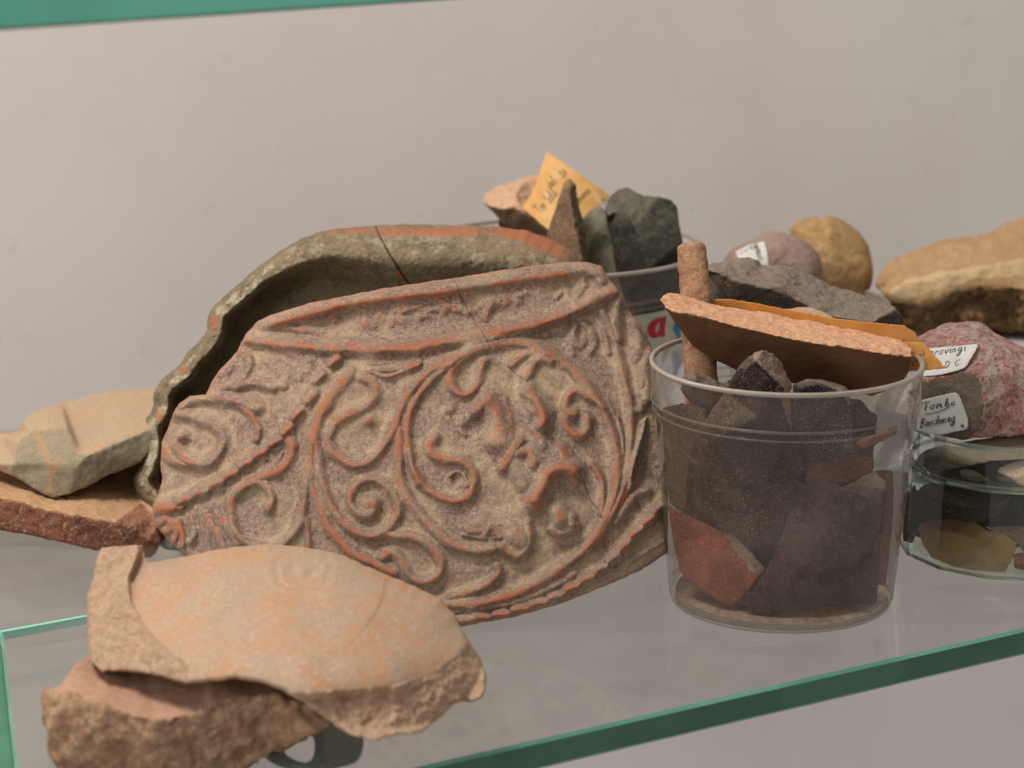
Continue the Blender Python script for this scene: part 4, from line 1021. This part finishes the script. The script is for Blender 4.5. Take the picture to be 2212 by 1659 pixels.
cA = lambda pts: catmull([(1880.2+.15*a, 663.6+.15*b) for a, b in pts], 1.5)
sd = lambda x, y: .990-.006*(x-1950)/90+.0004*math.cos((y-740)/20)
ink('pencil_marks', [cA([(590,590),(600,640),(650,675),(730,685),(775,660),(750,620)]), cA([(570,790),(620,790),(600,835),(650,840)]), cA([(720,790),(760,850),(770,800),(825,825)])], sd, .8, pencil_m, s2_)

# ------------------------------------------------------------------ contents of the rear jar
pinkgrey_m = clay('pink_buff_clay', lin(120, 92, 68), lin(100, 76, 58), lin(212, 170, 136), lin(198, 158, 124), specks=lin(222,190,160), speckle=.4, sc=1.2, bump=.5)
rootm = 'all'
tag(rock('buff_sherd', [(1041,433,8),(1046,420,16),(1059,411,22),(1079,401,26),(1124,389,30),(1161,376,34),(1185,392,30),(1195,450,20),(1195,520,10),(1178,512,6),(1156,506,4),(1120,506,4),(1091,492,4),(1077,470,3),(1050,445,4)],
    [(1062,446,-2),(1087,451,-5),(1111,448,-6),(1128,460,-7),(1178,497,-6),(1099,422,6),(1126,398,14),(1112,420,0)], [(0,15),(15,16),(16,17),(17,18),(18,19)], D0=1.215, thick=10, voxel=.75, rough=.2, frough=.6, scale=4, smooth=1,
    masks=[[(1030,434),(1062,446),(1087,451),(1111,448),(1128,460),(1182,500),(1220,380),(1100,340),(1030,400)]], mat=pinkgrey_m),
    'pink buff angular sherd leaning out at the left of the rear jar', 'pottery sherd')
tag(rock('pebble', [(1076,476,0),(1086,468,2),(1100,476,2),(1110,494,0),(1090,500,0),(1078,490,0)], D0=1.222, thick=8, voxel=.7, mat=slate_m),
    'tiny black pebble under the pink buff sherd at the rear', 'pebble')
pf = lambda x, y, s: 1.203+.006*((x-1220)/80)**2+.010*(420-y)/90
me = sheet('paper_label', rough_loop([(1181,326),(1200,339),(1232,361),(1275,391),(1316,421),(1312,436),(1290,452),(1257,478),(1225,492),(1196,500),(1180,494),(1150,468),(1126,448),(1140,430),(1152,408),(1160,390),(1168,366),(1174,346)], 5, .7, 9), 2.5, pf, lambda x, y, s: .0003+0*x)
pl_ = tag(link('paper_label', me, amber_p), 'stained orange paper label with faded handwriting standing in the rear jar', 'paper label')
pfs = lambda x, y: float(pf(x, y, 0))
ST = write('Tor Sabb', (1168, 462), (8.4, -9.4), (-9.5, -8.2), 1.0)+write('del', (1190, 408), (8.4, -9.4), (-8, -7), 1.0)
ST = [s for s in ST]
ink('handwriting', ST+write('20', (1216, 384), (8, -9), (-6.5, -6.5))+write('romana', (1246, 445), (8.0, -8.4), (-7, -7))+write('u', (1303,436),(8,-8),(-7,-7)), pfs, .85, plain('brown_ink', lin(112, 84, 54), .8), pl_)
brown_m = clay('tapered_clay', lin(146, 104, 70), lin(112, 82, 60), lin(120, 98, 76), lin(92, 76, 60), dust=lin(160, 128, 98), dustup=.4, sc=1.4, bump=.6)
tag(rock('tapered_sherd', [(1220,391,4),(1230,385,6),(1244,397,4),(1247,418,4),(1257,470,4),(1264,514,4),(1273,564,4),(1284,640,4),(1160,640,2),(1172,550,2),(1180,510,2),(1188,482,2),(1200,448,2),(1212,411,2)],
    [(1228,405,-3),(1232,430,-4),(1244,500,-6),(1258,570,-8),(1262,620,-8)], [(14,15),(15,16),(16,17),(17,18)], D0=1.168, thick=10, voxel=.7, rough=.2, frough=.5, scale=3.5, smooth=2,
    masks=[[(1225,370),(1232,430),(1244,500),(1262,640),(1310,640),(1260,370)]], mat=brown_m),
    'tall tapered brown sherd in front of the paper label in the rear jar', 'pottery sherd')
ggm = clay('grey_green_clay', lin(140, 134, 112), lin(122, 116, 98), specks=lin(96, 110, 92), speckle=.3, dust=lin(164, 156, 134), dustup=.3, sc=.9, bump=.4, fine=.5)
tag(rock('grey_green_sherd', [(1257,474,4),(1270,457,6),(1284,445,8),(1304,448,8),(1320,470,6),(1330,519,4),(1345,588,4),(1360,680,4),(1270,680,2),(1262,560,2)], [(1290,500,0)], D0=1.186, thick=8, voxel=.75, clamp=cw2, mat=ggm),
    'grey green sherd between the tapered sherd and the black rock', 'pottery sherd')
blk_m = clay('black_stone', lin(58, 54, 45), lin(40, 38, 33), lin(100, 96, 84), lin(84, 82, 74), dust=lin(134, 128, 112), dustup=.6, specks=lin(120, 114, 98), speckle=.3, sc=1.0, bump=.7)
tag(rock('black_rock', [(1306,446,6),(1316,426,12),(1336,408,16),(1355,405,14),(1373,413,8),(1392,423,4),(1422,423,3),(1449,431,3),(1464,448,4),(1468,482,3),(1476,524,2),(1482,600,1),(1486,680,1),(1380,684,2),(1358,680,2),(1346,638,2),(1331,588,2),(1322,530,2),(1312,490,3)],
    [(1312,466,-2),(1335,455,0),(1363,468,-8),(1372,490,-10),(1383,522,-11),(1402,581,-11),(1429,643,-10),(1445,684,-9),(1352,430,2)], [(19,20),(20,21),(21,22),(22,23),(23,24),(24,25),(25,26)], D0=1.166, thick=12, voxel=.75, rough=.3, frough=.6, scale=5, smooth=1, clamp=cw2, mat=blk_m),
    'black flat topped stone standing at the right of the rear jar', 'stone')
# ------------------------------------------------------------------ pebbles, slab and dishes at the right
def blob(name, loop, D0, bulge, thick, mat, fn=None, cell=2.6, amp=.0006, seed=0, slope=0.0):
    xs = [p[0] for p in loop]; ys = [p[1] for p in loop]; W_ = min(max(xs)-min(xs), max(ys)-min(ys))/2
    cy_ = sum(ys)/len(ys)
    def prof(s): return np.sqrt(np.clip(1-(1-np.clip(s/W_, 0, 1))**2, 0, 1))
    def d(x, y, s):
        r = D0-bulge*prof(s)-slope*(y-cy_)/100-amp*nz(x, y, 28, 4, seed+.5, .6)-amp*.3*nz(x, y, 8, 3, seed+1.5)
        return r+(fn(x, y, s) if fn else 0)
    def th(x, y, s): return .0008+bulge*prof(s)*.8+thick*prof(s)
    return link(name, sheet(name, rough_loop(smooth_loop(loop, 2), 4, .8, seed), cell, d, th), mat)
peb1 = clay('mauve_pebble_stone', lin(160, 138, 122), lin(146, 118, 108), specks=lin(120, 74, 72), speckle=.5, dust=lin(180, 162, 140), dustup=.3, sc=.8, bump=.35, fine=.4)
peb2 = clay('ochre_pebble_stone', lin(186, 152, 104), lin(164, 130, 88), specks=lin(120, 104, 76), speckle=.3, sc=.6, bump=.3, fine=.3)
a = blob('pebble', [(1560,570),(1568,552),(1582,536),(1610,525),(1638,510),(1661,498),(1700,503),(1740,518),(1770,548),(1780,580),(1774,606),(1750,640),(1600,640),(1565,610)], 1.222, .016, .01, peb1, seed=1)
tag(a, 'mauve grey rounded pebble with a white handwritten label, behind the stone slab', 'pebble')
bpoly = [(1588,543),(1619,528),(1651,521),(1656,540),(1662,574),(1645,576),(1625,572),(1600,562),(1593,556)]
bpy.context.view_layer.update()
fA = surf_fit(a, bpoly, .0004)
lb = link('label', sheet('label', rough_loop(bpoly, 4, .3, 2), 2.2, lambda x, y, s: fA(x, y), lambda x, y, s: .0002+0*x), white_p, a)
ink('handwriting', write('gymnia', (1627,527), (3.2,10.6), (10,-4.5), .95)+write('2', (1600,543), (4,10), (9,-6)), lambda x, y: float(fA(x, y)), .65, ink_m, lb)
b = blob('pebble', [(1704,498),(1712,486),(1725,475),(1745,470),(1762,468),(1774,472),(1786,465),(1808,469),(1830,481),(1850,495),(1866,512),(1877,532),(1884,560),(1887,590),(1884,615),(1874,634),(1862,642),(1830,650),(1780,640),(1730,600)], 1.262, .018, .012, peb2, seed=4,
         fn=lambda x, y, s: -.003*np.exp(-((x-(1790+(y-500)*.12))/14)**2)*0+.004*sstep(0, 1, (x-(1775+.25*(y-470)))/40)-.002*sstep(0, 1, ((y-500)-(x-1700)*.3)/25))
tag(b, 'ochre yellow pebble leaning behind the mauve pebble', 'pebble')
slab_m = clay('ochre_slab_stone', lin(184, 148, 106), lin(166, 130, 92), lin(130, 100, 70), lin(88, 66, 46), specks=lin(206, 160, 110), speckle=.3, dust=lin(206, 178, 138), dustup=.25, sc=.8, msc=.6, bump=.5, fine=.4, stripe=lin(206, 178, 136))
S_ = [(1892,614,8),(1900,592,14),(1918,569,20),(1938,556,26),(1985,536,32),(2043,516,36),(2073,513,38),(2127,509,40),(2152,498,42),(2170,483,44),(2212,469,48),(2290,455,50),(2290,716,10),(2212,714,8),(2150,716,8),(2080,718,6),(2000,716,6),(1950,708,6),(1935,680,6),(1928,654,6),(1905,630,6)]
SI = [(1912,625,10),(1960,597,13),(1993,587,15),(2127,566,19),(2212,548,22),(2290,540,24),
      (1925,630,-9),(1975,609,-9),(2080,588,-5),(2212,562,0),(2290,556,2),
      (1928,652,-6),(1977,657,-8),(2010,648,-8),(2043,635,-7),(2068,623,-6),(2127,620,-6),(2177,622,-6),(2212,628,-6),(2290,630,-6),
      (2010,668,4),(2060,650,6),(2127,642,7),(2190,650,5),(2100,680,0),(2212,672,-2),(2030,690,8),(2150,695,8)]
o = rock('ochre_slab', S_, SI, [(21,22),(22,23),(23,24),(24,25),(25,26),(27,28),(28,29),(29,30),(30,31),(32,33),(33,34),(34,35),(35,36),(36,37),(37,38),(38,39),(39,40)], D0=1.235, thick=38, voxel=.95, rough=.8, frough=1.8, scale=8, smooth=1, stripe=[[(1918,632),(1960,606),(2000,594),(2127,574),(2212,556),(2300,548),(2300,585),(2212,594),(2100,604),(2000,632),(1950,646)]],
    masks=[[(1900,630),(1928,653),(1977,658),(2010,649),(2043,636),(2068,624),(2127,621),(2177,623),(2212,629),(2320,630),(2320,740),(1900,740)]], back=.9, mat=slab_m)
tag(o, 'long ochre stone slab with dark hollow underside at the far right', 'stone')
# pale box carrying the slab
q = P(2210, 714, 1.262); zc = q.z-.001
c0 = Vector((q.x+.01, q.y, 0))
hx, hy = .055, .028
V = []; 
for z, k in ((0.0, 1), (zc-.003, 1), (zc, .985)):
    for sx, sy in ((-1, -1), (1, -1), (1, 1), (-1, 1)):
        V.append(c0+EV*hx*sx*k+NV*hy*sy*k+Vector((0, 0, z)))
F = [[0, 1, 2, 3], [8, 9, 10, 11]]+[[i+4*k, (i+1) % 4+4*k, (i+1) % 4+4*k+4, i+4*k+4] for k in (0, 1) for i in range(4)]
tag(link('card_box', poly_mesh('card_box', V, F), plain('white_card', lin(205, 200, 194), .8)), 'pale low box carrying the ochre slab, seen at the right edge', 'box')

# glass dishes
dc = P(2186, 1178, GD(2186, 1178))
def octa(name, cx_, cy_, R0, R1, z0, z1, n, rot, label, wallt=.0022, capz=.0022):
    root = bpy.data.objects.new(name, None); COL.objects.link(root); root.location = (cx_, cy_, 0); tag(root, label, 'glass dish')
    def ring(R_, z): return [Vector((R_*math.cos(rot+2*math.pi*k/n), R_*math.sin(rot+2*math.pi*k/n), z)) for k in range(n)]
    def rings(rs, mat, nm, cap=None, closed=False):
        V = [v for r in rs for v in r]; F = []
        m_ = len(rs)
        for k in range(m_ if closed else m_-1):
            for i in range(n): F.append([k*n+i, k*n+(i+1) % n, ((k+1) % m_)*n+(i+1) % n, ((k+1) % m_)*n+i])
        if cap is not None: F.append([cap*n+i for i in range(n)])
        return link(nm, poly_mesh(nm, V, F), mat, root)
    rings([ring(R0, z0+.0006), ring(R1, z1-.0006)], glass_dish_m, 'dish_wall')
    rings([ring(R0-.0015, z0+.0003), ring(R0-.0016, z0+capz)], glass_dish_m, 'dish_base', cap=1)
    rings([ring(R1+.0001, z1-.0012), ring(R1+.0001, z1), ring(R1-wallt, z1), ring(R1-wallt, z1-.0012)], glass_rim_m, 'rim', closed=True)
    rings([ring(R0+.0001, z0+.0001), ring(R0+.0002, z0+.0011), ring(R0-.0015, z0+.0009), ring(R0-.0015, z0+.0001)], glass_rim_m, 'foot_ring', closed=True)
    e = []
    V = []; F = []
    for k in range(n):
        a_ = rot+2*math.pi*k/n; c_ = Vector((math.cos(a_), math.sin(a_), 0)); s_ = Vector((-math.sin(a_), math.cos(a_), 0)); i = len(V)
        for R_, z in ((R0, z0+.001), (R1, z1-.001)):
            for u, w2 in ((.0002, 0), (0, .0004), (-.0005, 0), (0, -.0004)): V.append(c_*(R_+u)+s_*w2+Vector((0, 0, z)))
        if n < 20 and k == 0: link('facet_edge', poly_mesh('facet_edge', V[i:i+8], [[j, (j+1) % 4, 4+(j+1) % 4, 4+j] for j in range(4)]), glass_rim_m, root)
    return root
octa('glass_dish', dc.x, dc.y, .0445, .0435, 0, .0345, 14, math.radians(196), 'lower faceted glass dish with dark stones and amber flint at right')
octa('glass_dish', dc.x, dc.y, .0425, .0425, .0347, .0505, 28, 0, 'upper shallow glass dish of grey pebbles under the red rock')
def dclamp(x, y, R_=.0415):
    r = ray(x, y); d = .98
    while d < 1.2:
        X, Y = r[0]*d-dc.x, r[1]*d-dc.y
        if X*X+Y*Y < R_*R_: return d
        d += .0005
    return 1.05
blk2 = clay('black_flint', lin(64, 58, 54), lin(50, 46, 44), lin(108, 98, 88), lin(92, 84, 76), specks=lin(150, 120, 96), speckle=.25, sc=.8, bump=.3)
t = NT('amber_flint').start()
n = t.noise(60, 5, .65); n2 = t.noise(200, 5, .7)
c = t.mix(t.ramp(n, .42, .6), lin(226, 186, 124), lin(206, 180, 148)); c = t.mix(t.ramp(n2, .55, .7, 0, .7), c, lin(214, 146, 66))
tr = t.n('ShaderNodeBsdfTransparent', {'Color': lin(236, 206, 160)}); bs = t.n('ShaderNodeBsdfPrincipled', {'Base Color': c, 'Roughness': .3})
mm = t.n('ShaderNodeMixShader', {0: .7}); t.t.links.new(tr.outputs[0], mm.inputs[1]); t.t.links.new(bs.outputs[0], mm.inputs[2]); t.t.links.new(mm.outputs[0], t.out.inputs[0]); amber_m = t.m
tag(rock('amber_flint', [(1981,1134,6),(2000,1125,6),(2050,1122,5),(2101,1125,5),(2135,1146,3),(2166,1151,3),(2199,1173,4),(2185,1214,0),(2171,1238,-2),(2096,1232,-3),(2060,1226,-1),(2012,1205,2),(1993,1178,4)],
    [(2060,1150,-3),(2105,1165,-4),(2120,1190,-5),(2100,1215,-5),(2000,1140,3)], [(13,14),(14,15),(15,16)], D0=1.036, thick=8, voxel=.7, rough=.2, scale=6, smooth=1, clamp=dclamp, mat=amber_m), 'translucent amber flint at the bottom of the lower glass dish', 'flint')
tag(rock('black_flint', [(1983,1053,6),(2012,1041,8),(2080,1052,10),(2156,1066,10),(2182,1075,8),(2170,1101,3),(2147,1122,2),(2108,1128,1),(2079,1127,1),(2036,1104,3),(2000,1090,5)],
    [(2034,1080,-2),(2096,1097,-4),(2166,1092,-1),(2060,1060,4)], [(11,12),(12,13)], D0=1.03, thick=12, voxel=.7, rough=.15, frough=.2, smooth=2, clamp=dclamp,
    masks=[[(1960,1020),(2000,1072),(2034,1080),(2096,1097),(2168,1092),(2200,1060)]], mat=blk2), 'smooth black flint with grey top in the lower glass dish', 'flint')
tag(rock('dark_stone', [(1952,1070,12),(1976,1046,12),(1990,1095,10),(2030,1110,10),(2020,1126,9),(1984,1140,9),(1972,1176,8),(1950,1170,9)], D0=1.036, thick=10, voxel=.7, clamp=dclamp, mat=blk2), 'upright dark stone at the left wall of the lower glass dish', 'stone')
tag(rock('dark_stone', [(2170,1078,14),(2290,1070,14),(2290,1130,12),(2200,1136,12),(2120,1134,14),(2150,1110,14)], D0=1.036, thick=14, voxel=.8, clamp=dclamp, mat=blk2), 'dark stone behind the black flint near the right edge', 'stone')
tag(rock('pale_flint', [(2120,1136,14),(2200,1132,13),(2290,1130,12),(2290,1205,8),(2212,1196,9),(2195,1170,11),(2150,1148,13)], D0=1.04, thick=10, voxel=.8, clamp=dclamp, mat=clay('pale_flint', lin(190, 166, 146), lin(200, 150, 124), sc=.6, bump=.2)), 'pale pinkish flint right of the amber flint', 'flint')
tag(rock('pink_chip', [(2186,1196,5),(2230,1190,5),(2290,1196,5),(2290,1236,1),(2230,1238,1),(2190,1226,1)], D0=1.032, thick=7, voxel=.8, clamp=dclamp, mat=clay('pink_flint', lin(182, 132, 108), lin(170, 120, 98), sc=.8, bump=.2)), 'small pink chip on the floor of the lower glass dish', 'flint')
gp = clay('grey_pebble_stone', lin(136, 122, 106), lin(118, 106, 92), specks=lin(160, 140, 118), speckle=.3, dust=lin(158, 142, 122), sc=.8, bump=.3, fine=.4)
z2 = lambda x, y: dclamp(x, y, .0402)
tag(rock('grey_pebble', [(1971,998,6),(1985,980,8),(2000,970,10),(2034,962,12),(2100,968,12),(2212,975,12),(2290,978,12),(2290,990,6),(2212,992,4),(2150,996,2),(2096,1006,2),(2036,1018,3),(1990,1012,4)], [(2040,985,-2),(2010,992,0)], D0=1.02, thick=14, voxel=.8, smooth=4, clamp=z2, mat=gp), 'long flat grey pebble in the upper glass dish', 'pebble')
tag(rock('pale_stone', [(2156,1008,6),(2212,990,8),(2290,985,8),(2290,1060,2),(2230,1058,2),(2200,1048,2),(2185,1034,4),(2150,1020,6)], D0=1.02, thick=10, voxel=.8, smooth=4, clamp=z2, mat=clay('cream_stone', lin(204, 178, 150), lin(196, 168, 140), sc=.5, bump=.2)), 'smooth cream stone in the upper dish at the right edge', 'stone')
tag(rock('black_pebble', [(2020,1022,14),(2096,1004,12),(2160,994,12),(2170,1020,12),(2195,1046,12),(2150,1050,10),(2080,1046,10),(2030,1034,12)], D0=1.02, thick=10, voxel=.8, smooth=4, clamp=z2, mat=blk2), 'black stone under the long grey pebble in the upper dish', 'stone')
tag(rock('grey_chip', [(2068,1016,6),(2082,1010,6),(2110,1018,6),(2144,1040,5),(2100,1040,4),(2078,1030,5)], D0=1.02, thick=5, voxel=.7, smooth=3, clamp=z2, mat=gp), 'small pale grey chip on the black stone in the upper dish', 'stone')

tag(rock('flat_stone', [(2060,962,8),(2079,954,10),(2211,938,12),(2290,934,12),(2290,982,6),(2212,980,4),(2120,972,5)], D0=1.03, thick=14, voxel=.8, smooth=3, clamp=z2, mat=gp), 'flat tan stone rising above the rim of the upper dish under the red rock', 'stone')
tag(rock('dark_stone', [(1990,975,30),(2100,965,32),(2290,965,32),(2290,1055,26),(2080,1045,26),(2000,1020,28)], D0=1.02, thick=8, voxel=.9, clamp=z2, mat=gp), 'dull grey stone at the back of the upper glass dish', 'stone')
tag(rock('dark_stone', [(1965,1060,40),(2100,1050,44),(2290,1050,44),(2290,1180,34),(2100,1185,34),(1975,1160,36)], D0=1.03, thick=8, voxel=.9, clamp=dclamp, mat=blk2), 'broad dark stone filling the back of the lower glass dish', 'stone')

# red rock with its labels
t = NT('red_rock').start()
n1 = t.noise(90, 6, .7, dist=.6); n2 = t.noise(420, 6, .75, dist=.5); n3 = t.noise(1200, 4, .7)
c = t.mix(t.ramp(n1, .46, .54), lin(196, 146, 134), lin(202, 176, 162)); c = t.mix(t.ramp(n2, .52, .58, 0, .8), c, lin(158, 74, 70))
c = t.mix(t.ramp(n2, .4, .46, .75, 0), c, lin(216, 194, 182)); c = t.mix(t.ramp(n3, .55, .65, 0, .5), c, lin(110, 40, 44))
g = t.mix(t.ramp(n2, .4, .62), lin(138, 122, 104), lin(110, 96, 84))
c = t.mix(t.attr('mask'), c, g)
red_rock_m = t.finish(c, .8, t.bump(t.math('ADD', n2, n3), .8, .002), .3)
RR = [(1960,760,14),(1985,727,24),(2015,713,26),(2038,702,28),(2090,696,30),(2120,698,30),(2135,706,28),(2147,719,26),(2165,727,24),(2212,752,18),(2290,790,10),(2290,930,0),(2211,937,-2),(2140,946,-2),(2079,952,-4),(2034,941,-3),(1976,929,2),(1955,850,8)]
RI = [(1997,824,-6),(2030,817,-8),(2075,802,-10),(2105,806,-12),(2116,815,-12),(2126,874,-12),(2118,925,-8),(2010,760,8),(2100,745,2),(2150,760,0),(2200,800,-4),(2160,860,-8)]
rr = rock('red_rock', RR, RI, [(18,19),(19,20),(20,21),(21,22),(22,23),(23,24)], D0=1.036, thick=34, voxel=.75, rough=.6, frough=.4, scale=6, smooth=1, masks=[[(1940,830),(1997,826),(2030,818),(2075,806),(2105,806),(2116,815),(2126,874),(2118,925),(2085,960),(1940,960)]], mat=red_rock_m)
tag(rr, 'crystalline red and white rock with two handwritten labels, on the stacked dishes', 'stone')
bpy.context.view_layer.update()
l1 = [(1970,757),(2009,752),(2060,748),(2105,743),(2112,743),(2113,748),(2100,772),(2090,788),(2083,795),(2072,800),(2030,810),(1999,813),(1970,815)]
f1 = surf_fit(rr, [p for p in l1 if p[0] > 1990]+[(1990,813),(1990,755)][::1], .0004, 2)
f1 = surf_fit(rr, l1, .0004, 2)
la = link('label', sheet('label', rough_loop(l1, 5, .2, 3), 2.6, lambda x, y, s: f1(x, y), lambda x, y, s: .0002+0*x), white_p, rr)
la['label'] = 'upper white label'
ink('handwriting', write('Merovingi', (1990,771), (15.5,-2.2), (3.6,-9.8), 1.25)+write('D.C.', (2038,795), (15,-3), (3.4,-8.5), 1.3), lambda x, y: float(f1(x, y)), .8, ink_m, la)
l2 = [(1985,866),(2020,857),(2055,849),(2063,848),(2070,851),(2074,857),(2082,878),(2091,903),(2092,922),(2088,928),(2060,934),(2031,941),(2000,935),(1978,930)]
f2 = surf_fit(rr, l2, .0004, 2)
lc = link('label', sheet('label', rough_loop(l2, 5, .2, 4), 2.6, lambda x, y, s: f2(x, y), lambda x, y, s: .0002+0*x), grey_p, rr)
lc['label'] = 'lower dusty label'
ink('handwriting', write('Tombe', (1993,887), (18,-3.0), (1.5,-9.5), 1.2)+[catmull([(1999,895),(2030,889),(2052,878)], 2)]+write('Bardoneg', (1987,924), (13.6,-2.6), (1.8,-10.5), 1.12)+write('ie', (2074,922), (9,1), (1,-5)), lambda x, y: float(f2(x, y)), 1.15, ink_m, lc)
